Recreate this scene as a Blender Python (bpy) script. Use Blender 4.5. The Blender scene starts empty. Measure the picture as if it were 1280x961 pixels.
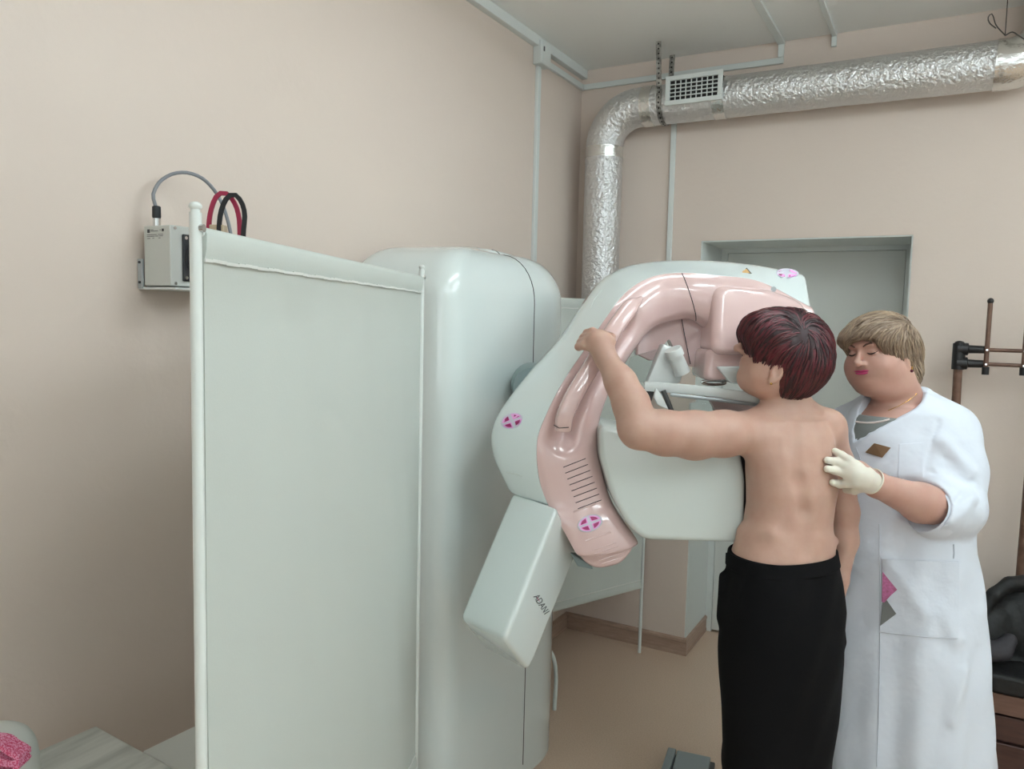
import bpy, math, random
import numpy as np
from mathutils import Vector, Matrix
random.seed(7); rng = np.random.default_rng(7)
sc = bpy.context.scene; COL = sc.collection
PI = math.pi
# ------------------------------------------------------------------ camera
YAW, PIT, ROL, FPX = math.radians(29.183), math.radians(-4.80), math.radians(1.32), 967.7
H = 1.6
def vn(v): v = np.array(v, float); return v/np.linalg.norm(v)
Fw = np.array([-math.sin(YAW)*math.cos(PIT), math.cos(YAW)*math.cos(PIT), math.sin(PIT)])
_R = np.array([math.cos(YAW), math.sin(YAW), 0.0]); _U = np.cross(_R, Fw)
Rt = math.cos(ROL)*_R + math.sin(ROL)*_U; Up = -math.sin(ROL)*_R + math.cos(ROL)*_U
CAM = np.array([0, 0, H])
RH = _R.copy(); AW = np.array([-math.sin(YAW), math.cos(YAW), 0.0]); ZZ = np.array([0, 0, 1.0])   # right / away / up at the camera heading
def ray(x, y): return Fw + (x-640)/FPX*Rt - (y-480.5)/FPX*Up
def P(x, y, d): return CAM + ray(x, y)*d
def onx(px, py, X): r = ray(px, py); return CAM + r*(X/r[0])
def ony(px, py, Y): r = ray(px, py); return CAM + r*(Y/r[1])
def onz(px, py, Z): r = ray(px, py); return CAM + r*((Z-H)/r[2])
cd = bpy.data.cameras.new('camera'); cam = bpy.data.objects.new('camera', cd); COL.objects.link(cam)
cd.sensor_width = 36; cd.lens = FPX/1280*36; cd.clip_start = 0.05
cam.matrix_world = Matrix(((Rt[0], Up[0], -Fw[0], 0), (Rt[1], Up[1], -Fw[1], 0), (Rt[2], Up[2], -Fw[2], H), (0, 0, 0, 1)))
sc.camera = cam
# ------------------------------------------------------------------ materials
def lin(c):
    c = c/255.0
    return c/12.92 if c <= 0.04045 else ((c+0.055)/1.055)**2.4
def mat(name, rgb, rough=0.5, metal=0.0, noise=None, bump=None, spec=0.5, coat=0.0, sss=0.0, alpha=None, trans=0.0, stretch=None):
    """rgb in sRGB 0-255; noise=(scale, rgb2, contrast); bump=(scale, strength, distance)"""
    m = bpy.data.materials.new(name); m.use_nodes = True; nt = m.node_tree; b = nt.nodes['Principled BSDF']
    c = tuple(lin(v) for v in rgb)+(1,)
    b.inputs['Base Color'].default_value = c; b.inputs['Roughness'].default_value = rough; b.inputs['Metallic'].default_value = metal
    b.inputs['Specular IOR Level'].default_value = spec; b.inputs['Coat Weight'].default_value = coat; b.inputs['Coat Roughness'].default_value = 0.03
    b.inputs['Transmission Weight'].default_value = trans
    if sss: b.inputs['Subsurface Weight'].default_value = sss; b.inputs['Subsurface Radius'].default_value = (1, .35, .2); b.inputs['Subsurface Scale'].default_value = 0.012
    if alpha is not None: b.inputs['Alpha'].default_value = alpha
    tc = nt.nodes.new('ShaderNodeTexCoord'); vec = tc.outputs['Object']
    if stretch:
        mp = nt.nodes.new('ShaderNodeMapping'); mp.inputs['Scale'].default_value = stretch[:3]
        if len(stretch) > 3: mp.inputs['Rotation'].default_value = (0, 0, stretch[3])
        nt.links.new(vec, mp.inputs[0]); vec = mp.outputs[0]
    if noise:
        n = nt.nodes.new('ShaderNodeTexNoise'); n.inputs['Scale'].default_value = noise[0]; n.inputs['Detail'].default_value = 5
        nt.links.new(vec, n.inputs['Vector'])
        r = nt.nodes.new('ShaderNodeValToRGB'); w = noise[2] if len(noise) > 2 else .2
        r.color_ramp.elements[0].position = .5-w; r.color_ramp.elements[1].position = .5+w
        r.color_ramp.elements[0].color = c; r.color_ramp.elements[1].color = tuple(lin(v) for v in noise[1])+(1,)
        nt.links.new(n.outputs['Fac'], r.inputs[0]); nt.links.new(r.outputs[0], b.inputs['Base Color'])
    if bump:
        n = nt.nodes.new('ShaderNodeTexNoise'); n.inputs['Scale'].default_value = bump[0]; n.inputs['Detail'].default_value = 4
        nt.links.new(vec, n.inputs['Vector'])
        bp = nt.nodes.new('ShaderNodeBump'); bp.inputs['Strength'].default_value = bump[1]; bp.inputs['Distance'].default_value = bump[2]
        nt.links.new(n.outputs['Fac'], bp.inputs['Height']); nt.links.new(bp.outputs[0], b.inputs['Normal'])
    return m
M = {}
M['wall'] = mat('wall_paint', (225, 210, 198), .42, noise=(1.2, (222, 207, 196), .25), bump=(35, .25, .004), spec=.3)
M['ceil'] = mat('ceiling_paint', (249, 250, 247), .5, bump=(8, .1, .01))
M['floor'] = mat('linoleum', (200, 174, 152), .38, noise=(230, (216, 192, 170), .12), spec=.45)
M['whitep'] = mat('white_plastic_trim', (222, 227, 224), .35)
M['skirt'] = mat('brown_skirting', (160, 134, 117), .4, noise=(14, (178, 152, 134), .2), stretch=(1, 1, 6))
M['door'] = mat('door_paint', (216, 219, 214), .4)
M['foil'] = mat('aluminium_foil', (228, 229, 230), .33, 1.0, bump=(62, .9, .014), stretch=(1, 1, 1))
M['foil2'] = mat('foil_tape', (225, 225, 222), .2, 1.0, bump=(60, .5, .008))
M['galv'] = mat('galvanised_strap', (185, 185, 182), .35, .9, noise=(60, (130, 130, 128), .1))
M['wire'] = mat('steel_wire', (90, 85, 80), .4, .8)
M['black'] = mat('black_hole', (18, 18, 19), .6)
M['gloss'] = mat('glossy_white_shell', (220, 229, 227), .12, coat=.6, spec=.5)
M['gloss2'] = mat('satin_white_shell', (214, 222, 218), .22, coat=.2)
M['pink'] = mat('glossy_pink_shell', (214, 184, 180), .12, coat=.7)
M['seam'] = mat('panel_gap', (45, 42, 44), .6)
M['teal'] = mat('blue_grey_hub', (140, 158, 158), .35)
M['cloth'] = mat('screen_fabric', (200, 206, 200), .7, bump=(240, .08, .002))
M['hem'] = mat('screen_hem', (220, 222, 217), .6, bump=(240, .08, .002))
M['post'] = mat('white_powder_coat', (224, 230, 226), .3)
M['chrome'] = mat('chrome', (215, 215, 215), .12, 1.0)
M['boxg'] = mat('light_grey_enclosure', (205, 208, 202), .4)
M['brkt'] = mat('grey_bracket', (178, 184, 186), .4, .3)
M['fan'] = mat('black_fan_plastic', (30, 34, 38), .45)
M['greyc'] = mat('grey_cable', (130, 133, 138), .45)
M['redc'] = mat('crimson_cable', (165, 40, 75), .4)
M['blackc'] = mat('black_cable', (30, 32, 34), .4)
M['beige'] = mat('beige_terminal', (190, 172, 145), .5)
M['ink'] = mat('printed_ink', (60, 62, 64), .6)
M['magenta'] = mat('magenta_key', (165, 40, 105), .4)
M['pinkrim'] = mat('pale_pink_key_rim', (238, 170, 225), .4)
M['lilac'] = mat('lilac_grey_pad', (205, 205, 215), .3)
M['yellow'] = mat('warning_yellow', (205, 165, 110), .5)
M['clear'] = mat('clear_plastic', (235, 240, 240), .06, trans=1.0); M['clear'].node_tree.nodes['Principled BSDF'].inputs['IOR'].default_value = 1.15
M['dkgrey'] = mat('dark_grey_plastic', (66, 66, 66), .4)
M['dark'] = mat('dark_receptor_face', (32, 24, 26), .3)
M['skinp'] = mat('skin_tan', (192, 157, 140), .48, noise=(22, (181, 142, 126), .3), bump=(120, .12, .002), sss=.15)
M['skinc'] = mat('skin_fair', (197, 157, 142), .5, noise=(22, (187, 143, 128), .3), bump=(140, .1, .002), sss=.15)
M['burg'] = mat('burgundy_hair', (58, 17, 23), .33, noise=(70, (108, 30, 44), .3), spec=.5)
M['burgd'] = mat('dark_burgundy_hair', (30, 12, 14), .5, noise=(45, (50, 18, 24), .3))
M['burg2'] = mat('reddish_hair_strand', (98, 34, 40), .3, noise=(60, (70, 36, 34), .3))
M['ash2'] = mat('light_ash_strand', (168, 146, 120), .4, noise=(60, (140, 118, 96), .3))
M['ash'] = mat('ash_brown_hair', (122, 103, 87), .5, noise=(60, (166, 146, 126), .28))
M['ashd'] = mat('dark_ash_hair', (112, 92, 75), .6, noise=(60, (146, 124, 104), .28))
M['trous'] = mat('black_trouser_cloth', (10, 10, 12), .85, bump=(60, .1, .004), spec=.15)
M['coat'] = mat('white_coat_cloth', (222, 228, 238), .75, bump=(5, .5, .03), spec=.2)
M['seamw'] = mat('coat_stitching', (196, 202, 212), .8)
M['vest'] = mat('grey_undershirt', (128, 132, 130), .8, bump=(90, .2, .003))
M['trimw'] = mat('pale_piping', (232, 220, 216), .7)
M['glove'] = mat('latex_glove', (226, 220, 206), .45, bump=(38, .35, .004), sss=.05)
M['badge'] = mat('bronze_badge', (132, 105, 78), .4, .3)
M['pinksq'] = mat('pink_cloth_patch', (205, 122, 175), .7, noise=(160, (170, 100, 130), .2))
M['greysq'] = mat('grey_cloth_patch', (120, 122, 120), .7)
M['lips'] = mat('magenta_lipstick', (196, 70, 120), .4)
M['liner'] = mat('dark_lash', (48, 34, 32), .6)
M['brow'] = mat('brown_brow', (84, 58, 50), .7)
M['gold'] = mat('gold', (200, 160, 90), .25, 1.0)
M['garnet'] = mat('garnet_stone', (90, 25, 45), .2)
M['pocketc'] = mat('coat_pocket_cloth', (218, 224, 234), .75, bump=(10, .6, .015), spec=.2)
M['brown'] = mat('brown_metal_tube', (92, 64, 52), .4, noise=(30, (122, 92, 76), .2))
M['bkpl'] = mat('black_plastic', (28, 27, 28), .4)
M['wood2'] = mat('mid_brown_wood', (116, 86, 72), .45, noise=(6, (98, 70, 58), .25), stretch=(2, 2, 18))
M['wood'] = mat('dark_red_wood', (78, 50, 42), .45, noise=(6, (62, 38, 32), .25), stretch=(2, 2, 18))
M['jack'] = mat('black_jacket_nylon', (9, 11, 13), .6, bump=(14, .6, .02))
M['jack2'] = mat('charcoal_bag_cloth', (52, 50, 55), .7, bump=(60, .4, .004))
M['marble'] = mat('pale_streaked_laminate', (212, 216, 211), .35, noise=(3.2, (170, 176, 172), .16), stretch=(9, 1.2, 1, .95))
M['white'] = mat('white_laminate', (222, 227, 224), .35)
M['pouf'] = mat('pale_grey_vinyl', (190, 194, 188), .45)
M['towel'] = mat('pink_dotted_towel', (190, 62, 100), .9, noise=(420, (222, 150, 180), .05))
M['pedal'] = mat('grey_pedal_rubber', (140, 150, 152), .5, bump=(90, .2, .003))
M['shoe'] = mat('black_shoe', (20, 20, 22), .5)
M['shoew'] = mat('white_clog', (225, 228, 228), .4)
# ------------------------------------------------------------------ objects
def tag(o, label=None, cat=None, group=None, kind=None):
    if label: o['label'] = label
    if cat: o['category'] = cat
    if group: o['group'] = group
    if kind: o['kind'] = kind
    return o
def empty(name, loc, label, cat, group=None):
    o = bpy.data.objects.new(name, None); COL.objects.link(o); o.location = Vector(loc); o.empty_display_size = .05
    return tag(o, label, cat, group)
class MB:
    def __init__(s): s.v = []; s.f = []
    def add(s, vs, fs):
        n = len(s.v); s.v += [tuple(float(c) for c in v) for v in vs]; s.f += [tuple(i+n for i in f) for f in fs]; return s
    def quadbox(s, c, ax, ay, az, hx, hy, hz):
        c = np.array(c, float); vs = []
        for k in (-1, 1):
            for j in (-1, 1):
                for i in (-1, 1): vs.append(c+i*hx*ax+j*hy*ay+k*hz*az)
        return s.add(vs, [(0, 2, 3, 1), (4, 5, 7, 6), (0, 1, 5, 4), (2, 6, 7, 3), (0, 4, 6, 2), (1, 3, 7, 5)])
    def box(s, x0, y0, z0, x1, y1, z1):
        return s.quadbox(((x0+x1)/2, (y0+y1)/2, (z0+z1)/2), np.array([1, 0, 0.]), np.array([0, 1., 0]), ZZ, abs(x1-x0)/2, abs(y1-y0)/2, abs(z1-z0)/2)
    def tube(s, pts, r, n=12, cap=True, closed=False):
        pts = [np.array(p, float) for p in pts]; m = len(pts); rs = r if hasattr(r, '__len__') else [r]*m
        T = []
        for i in range(m):
            if closed: t = pts[(i+1) % m]-pts[i-1]
            else: t = pts[min(i+1, m-1)]-pts[max(i-1, 0)]
            T.append(vn(t))
        a = np.array([0, 0, 1.]) if abs(T[0][2]) < .9 else np.array([1., 0, 0])
        u = vn(np.cross(T[0], a)); vs = []
        for i in range(m):
            u = vn(u - T[i]*np.dot(u, T[i])); w = np.cross(T[i], u)
            for k in range(n):
                q = 2*PI*k/n; vs.append(pts[i]+rs[i]*(math.cos(q)*u+math.sin(q)*w))
        fs = []
        for i in range(m if closed else m-1):
            j = (i+1) % m
            for k in range(n): fs.append((i*n+k, i*n+(k+1) % n, j*n+(k+1) % n, j*n+k))
        if cap and not closed: fs += [tuple(range(n))[::-1], tuple(range((m-1)*n, m*n))]
        return s.add(vs, fs)
    def ball(s, c, r, n=12, m=8, ax=None):
        c = np.array(c, float); r = np.array(r if hasattr(r, '__len__') else (r, r, r), float)
        ax = ax or (np.array([1, 0, 0.]), np.array([0, 1., 0]), ZZ); vs = [c+ax[2]*r[2]]
        for i in range(1, m):
            t = PI*i/m
            for k in range(n):
                q = 2*PI*k/n; vs.append(c+ax[0]*r[0]*math.sin(t)*math.cos(q)+ax[1]*r[1]*math.sin(t)*math.sin(q)+ax[2]*r[2]*math.cos(t))
        vs.append(c-ax[2]*r[2]); fs = [(0, 1+k, 1+(k+1) % n) for k in range(n)]
        for i in range(m-2):
            for k in range(n): fs.append((1+i*n+k, 1+(i+1)*n+k, 1+(i+1)*n+(k+1) % n, 1+i*n+(k+1) % n))
        e = len(vs)-1; fs += [(e, 1+(m-2)*n+(k+1) % n, 1+(m-2)*n+k) for k in range(n)]
        return s.add(vs, fs)
    def rings(s, R, cap=True, closed_ring=True):
        n = len(R[0]); vs = [p for r in R for p in r]; fs = []
        for i in range(len(R)-1):
            for k in range(n if closed_ring else n-1):
                fs.append((i*n+k, i*n+(k+1) % n, (i+1)*n+(k+1) % n, (i+1)*n+k))
        if cap: fs += [tuple(range(n))[::-1], tuple(range((len(R)-1)*n, len(R)*n))]
        return s.add(vs, fs)
    def prism(s, pts, off):
        n = len(pts); pts = [np.array(p, float) for p in pts]; off = np.array(off, float)
        return s.add(pts+[p+off for p in pts], [tuple(range(n)), tuple(range(n, 2*n))[::-1]]+[(i, (i+1) % n+0, (i+1) % n+n, i+n)[::-1] for i in range(n)])
    def build(s, name, m, parent=None, smooth=True, bevel=0, seg=3, subsurf=0, origin=None, angle=40):
        me = bpy.data.meshes.new(name); o = bpy.data.objects.new(name, me); COL.objects.link(o)
        V = np.array(s.v)
        if parent is not None: org = np.array(parent_world(parent))
        else:
            org = np.array(origin) if origin is not None else np.array([(V[:, 0].min()+V[:, 0].max())/2, (V[:, 1].min()+V[:, 1].max())/2, V[:, 2].min()])
        me.from_pydata([tuple(v) for v in (V-org)], [], s.f); me.validate(); me.update()
        import bmesh
        bm = bmesh.new(); bm.from_mesh(me); bmesh.ops.recalc_face_normals(bm, faces=bm.faces); bm.to_mesh(me); bm.free()
        me.materials.append(m if not isinstance(m, str) else M[m])
        if parent is not None: o.parent = parent; o['_w'] = tuple(org); 
        else: o.location = Vector(org)
        if bevel:
            b = o.modifiers.new('b', 'BEVEL'); b.width = bevel; b.segments = seg; b.limit_method = 'ANGLE'; b.angle_limit = math.radians(35)
        if subsurf:
            b = o.modifiers.new('s', 'SUBSURF'); b.levels = b.render_levels = subsurf
        if smooth:
            for p in me.polygons: p.use_smooth = True
            if not subsurf:
                try: me.set_sharp_from_angle(angle=math.radians(angle))
                except Exception: pass
        return o
def parent_world(o):
    p = Vector((0, 0, 0))
    while o is not None: p += o.location; o = o.parent
    return tuple(p)
def struct(o): o['kind'] = 'structure'; return o
def smoothline(pts, n):
    """Catmull-Rom through pts (any dim), n samples evenly by chord length"""
    p = np.array(pts, float); e = np.vstack([2*p[0]-p[1], p, 2*p[-1]-p[-2]]); out = []
    for i in range(1, len(e)-2):
        for t in np.linspace(0, 1, 12, endpoint=False):
            a, b, c, d = e[i-1], e[i], e[i+1], e[i+2]
            out.append(.5*((2*b)+(-a+c)*t+(2*a-5*b+4*c-d)*t*t+(-a+3*b-3*c+d)*t**3))
    out.append(p[-1]); out = np.array(out); s = np.r_[0, np.cumsum(np.linalg.norm(np.diff(out, axis=0), axis=1))]
    return np.array([[np.interp(q, s, out[:, k]) for k in range(out.shape[1])] for q in np.linspace(0, s[-1], n)])
def paramline(pts, n):
    """Catmull-Rom with equal parameter per control point (keeps several curves in step)"""
    p = np.array(pts, float); e = np.vstack([2*p[0]-p[1], p, 2*p[-1]-p[-2]]); out = []
    for u in np.linspace(0, len(p)-1, n):
        i = min(int(u), len(p)-2)+1; t = u-(i-1); a, b, c, d = e[i-1], e[i], e[i+1], e[i+2]
        out.append(.5*((2*b)+(-a+c)*t+(2*a-5*b+4*c-d)*t*t+(-a+3*b-3*c+d)*t**3))
    return np.array(out)
def roundring(c, r, n=5):
    """closed 3-D polygon with rounded corners; r per corner"""
    m = len(c); out = []
    for i in range(m):
        p, a, b = np.array(c[i]), np.array(c[i-1]), np.array(c[(i+1) % m])
        la, lb = np.linalg.norm(a-p), np.linalg.norm(b-p); q = r[i] if hasattr(r, '__len__') else r
        qa, qb = min(q, la*.48), min(q, lb*.48); A = p+(a-p)/max(la, 1e-6)*qa; B = p+(b-p)/max(lb, 1e-6)*qb
        for t in np.linspace(0, 1, n): out.append((1-t)**2*A+2*t*(1-t)*p+t*t*B)
    return out
def slab(px, d0, thick, r_out=.02, r_edge=.015, n=5):
    """rounded extruded body: px = list of (x,y[,d]) corners on the photo, placed at distance d0, going back by thick"""
    front = [P(q[0], q[1], q[2] if len(q) > 2 else d0) for q in px]
    ring = roundring(front, r_out, n); c = np.mean(ring, axis=0); b = np.array(AW)*thick; R = []
    def inset(e): return [p+vn(c-p)*e for p in ring]
    T = np.linspace(0, PI/2, 5)
    for t in T: R.append([p+AW*r_edge*(1-math.cos(t)) for p in inset(r_edge*(1-math.sin(t)))])
    for t in T[::-1]: R.append([p+b-AW*r_edge*(1-math.cos(t)) for p in inset(r_edge*(1-math.sin(t)))])
    return R
LAMP = 31; FILL = 20
# ================================================================== ROOM
XL, YB, ZC, XR, YF = -1.65, 3.594, 2.83, 2.6, -2.4
X_, Y_ = np.array([1, 0, 0.]), np.array([0, 1., 0])
struct(MB().box(XL-.15, YF-.15, -.1, XR+.15, 4.35, 0).build('floor', 'floor', smooth=False))
struct(MB().box(XL-.15, YF-.15, ZC, XR+.15, 4.35, ZC+.1).build('ceiling', 'ceil', smooth=False))
struct(MB().box(XL-.15, YF-.15, 0, XL, 4.2, ZC).build('wall_left', 'wall', smooth=False))
struct(MB().box(XR, YF, 0, XR+.15, 4.2, ZC).build('wall_right', 'white', smooth=False))
WX0, WX1, WZ0, WZ1 = -.3, 2.2, .9, 2.4
struct(MB().box(XL, YF-.15, 0, WX0, YF, ZC).box(WX1, YF-.15, 0, XR+.15, YF, ZC).box(WX0, YF-.15, 0, WX1, YF, WZ0).box(WX0, YF-.15, WZ1, WX1, YF, ZC).build('wall_front', 'white', smooth=False))
wn = MB().box(WX0, YF-.12, WZ0, WX0+.05, YF-.06, WZ1).box(WX1-.05, YF-.12, WZ0, WX1, YF-.06, WZ1).box(WX0+.05, YF-.12, WZ0, WX1-.05, YF-.06, WZ0+.05).box(WX0+.05, YF-.12, WZ1-.05, WX1-.05, YF-.06, WZ1).box((WX0+WX1)/2-.03, YF-.12, WZ0+.05, (WX0+WX1)/2+.03, YF-.06, WZ1-.05).build('added_window_1', 'white', smooth=False); struct(wn)  # unseen window behind the camera, added to let fill light in
ld = bpy.data.lights.new('fill_light', 'AREA'); ld.shape = 'RECTANGLE'; ld.size = WX1-WX0-.1; ld.size_y = WZ1-WZ0-.1; ld.energy = FILL; ld.color = (.93, .98, 1.0)  # added area lamp outside the made-up window, fills the whole room
lo_ = bpy.data.objects.new('fill_light', ld); COL.objects.link(lo_); lo_.location = ((WX0+WX1)/2, YF-.2, (WZ0+WZ1)/2); lo_.rotation_euler = (math.radians(90), 0, 0)
DX0, DX1, DZ, DY = -1.020, -.144, 1.983, 3.95
w = MB().box(XL, YB, 0, DX0, DY, ZC).box(DX1, YB, 0, XR, DY, ZC).box(DX0, YB, DZ, DX1, DY, ZC)
struct(w.build('wall_back', 'wall', smooth=False))
# white lining of the door niche
t = MB().box(DX0, YB+.004, 0, DX0+.006, DY, DZ).box(DX1-.006, YB+.004, 0, DX1, DY, DZ).box(DX0, YB+.004, DZ-.006, DX1, DY, DZ)
struct(t.build('trim_1', 'white', smooth=False))
# door leaf, frame, handle
door = MB().box(DX0+.04, DY, 0.012, DX1-.04, DY+.04, DZ-.03).build('door_1', 'door', smooth=False); struct(door)
MB().box(DX0-.02, DY-.002, 0, DX0+.038, DY+.05, DZ).box(DX1-.038, DY-.002, 0, DX1+.02, DY+.05, DZ).box(DX0+.038, DY-.002, DZ-.028, DX1-.038, DY+.05, DZ).build('door_frame', 'white', door, smooth=False)
MB().tube([(DX1-.1, DY, 1.0), (DX1-.1, DY-.05, 1.0), (DX1-.2, DY-.05, 1.0)], .009).build('door_handle', 'chrome', door)
struct(MB().box(DX0-.1, DY+.06, 0, DX1+.1, DY+.12, DZ+.1).build('wall_corridor', 'wall', smooth=False))
def skirt(name, a, b, nrm):
    a, b = np.array(a, float), np.array(b, float); d = vn(b-a); n = np.array(nrm, float); R = []
    prof = [(0, 0), (.016, 0), (.016, .012), (.013, .018), (.013, .062), (.017, .068), (.015, .078), (.005, .084), (0, .084)]
    for q in (a, b): R.append([q+n*u+ZZ*v for u, v in prof])
    return struct(MB().rings(R).build(name, 'skirt', smooth=False))
skirt('baseboard_back', (XL, YB, 0), (DX0+.016, YB, 0), (0, -1, 0))
skirt('baseboard_back_right', (DX1-.016, YB, 0), (XR, YB, 0), (0, -1, 0))
skirt('baseboard_niche_left', (DX0, YB-.012, 0), (DX0, DY-.003, 0), (1, 0, 0))
skirt('baseboard_niche_right', (DX1, YB-.012, 0), (DX1, DY-.003, 0), (-1, 0, 0))
skirt('baseboard_left', (XL, YF, 0), (XL, YB, 0), (1, 0, 0))
# ------------------------------------------------------------------ ceiling luminaires (behind and above the camera's view)
def emis(name, rgb, s):
    m = bpy.data.materials.new(name); m.use_nodes = True; nt = m.node_tree; nt.nodes.clear()
    e = nt.nodes.new('ShaderNodeEmission'); o = nt.nodes.new('ShaderNodeOutputMaterial'); e.inputs[0].default_value = (*rgb, 1); e.inputs[1].default_value = s
    nt.links.new(e.outputs[0], o.inputs[0]); return m
M['tube'] = emis('fluorescent_tube', (.87, .98, 1.03), LAMP)
for (x, y) in [(.85, .2), (1.9, .2), (1.0, -1.5), (-.05, 1.8), (1.0, 2.1), (2.1, 1.8)]:
    L = empty('ceiling_lamp', (x, y, ZC), 'white batten ceiling lamp with two bare fluorescent tubes above the room', 'lamp', 'ceiling lamps')
    MB().box(x-.025, y-.6, ZC-.05, x+.025, y+.6, ZC).build('housing', 'white', L, smooth=False)
    for k in (-1, 1):
        MB().tube([(x+k*.055, y-.585, ZC-.1), (x+k*.055, y+.585, ZC-.1)], .013, 10).build('tube', 'tube', L)
        for j in (-1, 1): MB().box(x+min(k*.02, k*.07), y+j*.592-.008, ZC-.115, x+max(k*.02, k*.07), y+j*.592+.008, ZC-.04).build('lamp_holder', 'white', L, smooth=False)
wd = bpy.data.worlds.new('world'); sc.world = wd; wd.use_nodes = True
wd.node_tree.nodes['Background'].inputs[0].default_value = (.8, .9, 1, 1); wd.node_tree.nodes['Background'].inputs[1].default_value = .25
# ------------------------------------------------------------------ cable trunking
def bar(mb, a, b, w, h, n):
    """bar from a to b lying on the surface with normal n: w across, h proud"""
    a, b, n = np.array(a, float), np.array(b, float), np.array(n, float); d = vn(b-a); s = np.cross(d, n)
    return mb.quadbox((a+b)/2+n*h/2, d, s, n, np.linalg.norm(b-a)/2, w/2, h/2)
zc1 = ZC-.0215
tag(bar(MB(), (XL, -1.5, zc1), (XL, YB-.001, zc1), .043, .03, X_).build('cable_trunking', 'whitep', bevel=.003, smooth=False), 'wide white cable trunking along the left wall just under the ceiling', 'trunking')
q = onx(672, 68, XL)
jb = MB().box(XL, q[1]-.045, q[2]-.055, XL+.045, q[1]+.045, q[2]+.045).build('junction_box', 'whitep', bevel=.005)
tag(jb, 'small white junction box where the trunking meets the left wall conduit', 'junction box')
MB().box(XL+.0452, q[1]-.03, q[2]-.0, XL+.047, q[1]-.02, q[2]+.02).build('knockout', 'dkgrey', jb, smooth=False)
zc2 = q[2]-.02
tr = bar(MB(), (XL, q[1]+.046, zc2), (XL, YB-.001, zc2), .028, .016, X_)
tag(tr.build('cable_trunking', 'whitep', bevel=.002, smooth=False), 'narrow white trunking from the junction box to the room corner', 'trunking')
e1 = ony(976, 80, YB); cx_ = e1[0]
tr = bar(MB(), (XL+.018, YB, zc2), (cx_+.012, YB, zc2+.0), .026, .014, -Y_)
bar(tr, (cx_, YB, zc2+.014), (cx_, YB, ZC), .024, .014, -Y_)
tag(tr.build('cable_trunking', 'whitep', bevel=.002, smooth=False), 'white trunking along the back wall above the foil duct, turning up', 'trunking')
c2 = onz(937, 0, ZC)
tag(bar(MB(), (cx_, YB-.001, ZC), (cx_, 1.9, ZC), .03, .016, -ZZ).build('cable_trunking', 'whitep', bevel=.002, smooth=False), 'white trunking crossing the ceiling above the vent grille', 'trunking')
c3 = ony(1043, 50, YB)
tr = bar(MB(), (c3[0], YB-.001, ZC), (c3[0], 1.9, ZC), .02, .014, -ZZ); bar(tr, (c3[0], YB, ZC-.014), (c3[0], YB, ZC-.055), .02, .014, -Y_)
tag(tr.build('cable_trunking', 'whitep', bevel=.002, smooth=False), 'thin white ceiling trunking ending in a stub on the back wall', 'trunking')
bar_ = bar(MB(), (XL, q[1]-.003, q[2]-.055), (XL, q[1]-.003, .09), .03, .016, X_)
tag(bar_.build('cable_conduit', 'whitep', bevel=.003, smooth=False), 'vertical white conduit running down the left wall from the junction box', 'conduit')
e2 = ony(843, 160, YB)
tag(bar(MB(), (e2[0], YB, zc2-.013), (e2[0], YB, 1.25), .024, .014, -Y_).build('cable_conduit', 'whitep', bevel=.003, smooth=False), 'vertical white conduit down the back wall behind the foil duct', 'conduit')
# ------------------------------------------------------------------ foil duct
rD = .088; yD = YB-.115
a0 = ony(844, 129, yD); a1 = ony(1236, 83, yD); zD = (a0[2]+a1[2])/2
vx = ony(753, 260, yD)[0]; rc = .17
pts = [(vx, yD, .5+z*.1) for z in range(int((zD-rc-.5)/.1)+1)]
pts += [(vx+rc-rc*math.cos(t), yD, zD-rc+rc*math.sin(t)) for t in np.linspace(0, PI/2, 12)]
xe = a1[0]
pts += [(x, yD, zD) for x in np.linspace(vx+rc+.08, xe+.03, 14)]
rr = [rD*(1+rng.uniform(-.012, .012)) for _ in pts]
duct = empty('foil_duct', (vx, yD, .5), 'silver foil wrapped round air duct rising up the corner and along the back wall', 'air duct')
MB().tube(pts, rr, 40, cap=True).build('pipe', 'foil', duct, angle=80)
# right end elbow: turns towards the camera side and up out of sight
ex = ony(1275, 60, yD); el = [(xe+.02, yD, zD), (xe+.08, yD, zD+.0), (xe+.15, yD, zD+.03), (xe+.19, yD, zD+.1), (xe+.2, yD, zD+.2), (xe+.2, yD, ZC)]
MB().tube(smoothline(el, 22), [rD*1.05]*22, 36).build('elbow', 'foil2', duct, angle=80)
for x in (vx+rc+.05, a0[0]+.21): MB().tube([(x-.025, yD, zD), (x+.025, yD, zD)], rD*1.02, 40).build('tape_band', 'foil2', duct)
MB().tube([(vx, yD, zD-rc-.05), (vx, yD, zD-rc-.0)], rD*1.02, 40).build('tape_band', 'foil2', duct)
def strap(x, pts2, lab):
    mb = MB()
    for (y0, z0), (y1, z1) in zip(pts2, pts2[1:]): bar(mb, (x, y0, z0), (x, y1, z1), .024, .002, vn(np.array([0, -(z1-z0), (y1-y0)])+1e-9))
    o = mb.build('duct_strap', 'galv', smooth=False); tag(o, lab, 'strap')
    for (y0, z0), (y1, z1) in zip(pts2, pts2[1:]):
        L = math.hypot(y1-y0, z1-z0)
        h = MB(); n_ = int(L/.02); nn = vn(np.array([0, -(z1-z0), (y1-y0)])+1e-9)
        for k in range(n_):
            c = np.array([x, y0+(y1-y0)*(k+.5)/n_, z0+(z1-z0)*(k+.5)/n_]); h.quadbox(c+nn*.0005, X_, vn(np.cross(X_, nn)), nn, .0035, .0035, .0018)
        if n_: h.build('punched_holes', 'black', o, smooth=False)
    return o
xs = ony(824, 105, yD-rD)[0]
arc = [(yD-(rD+.003)*math.cos(t), zD-(rD+.003)*math.sin(t)) for t in np.linspace(-.5, PI-.3, 14)]
strap(xs, [(yD-rD-.03, ZC), (yD-rD-.004, zD+.06)]+arc, 'perforated steel strap hung from the ceiling wrapping under the foil duct')
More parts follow.
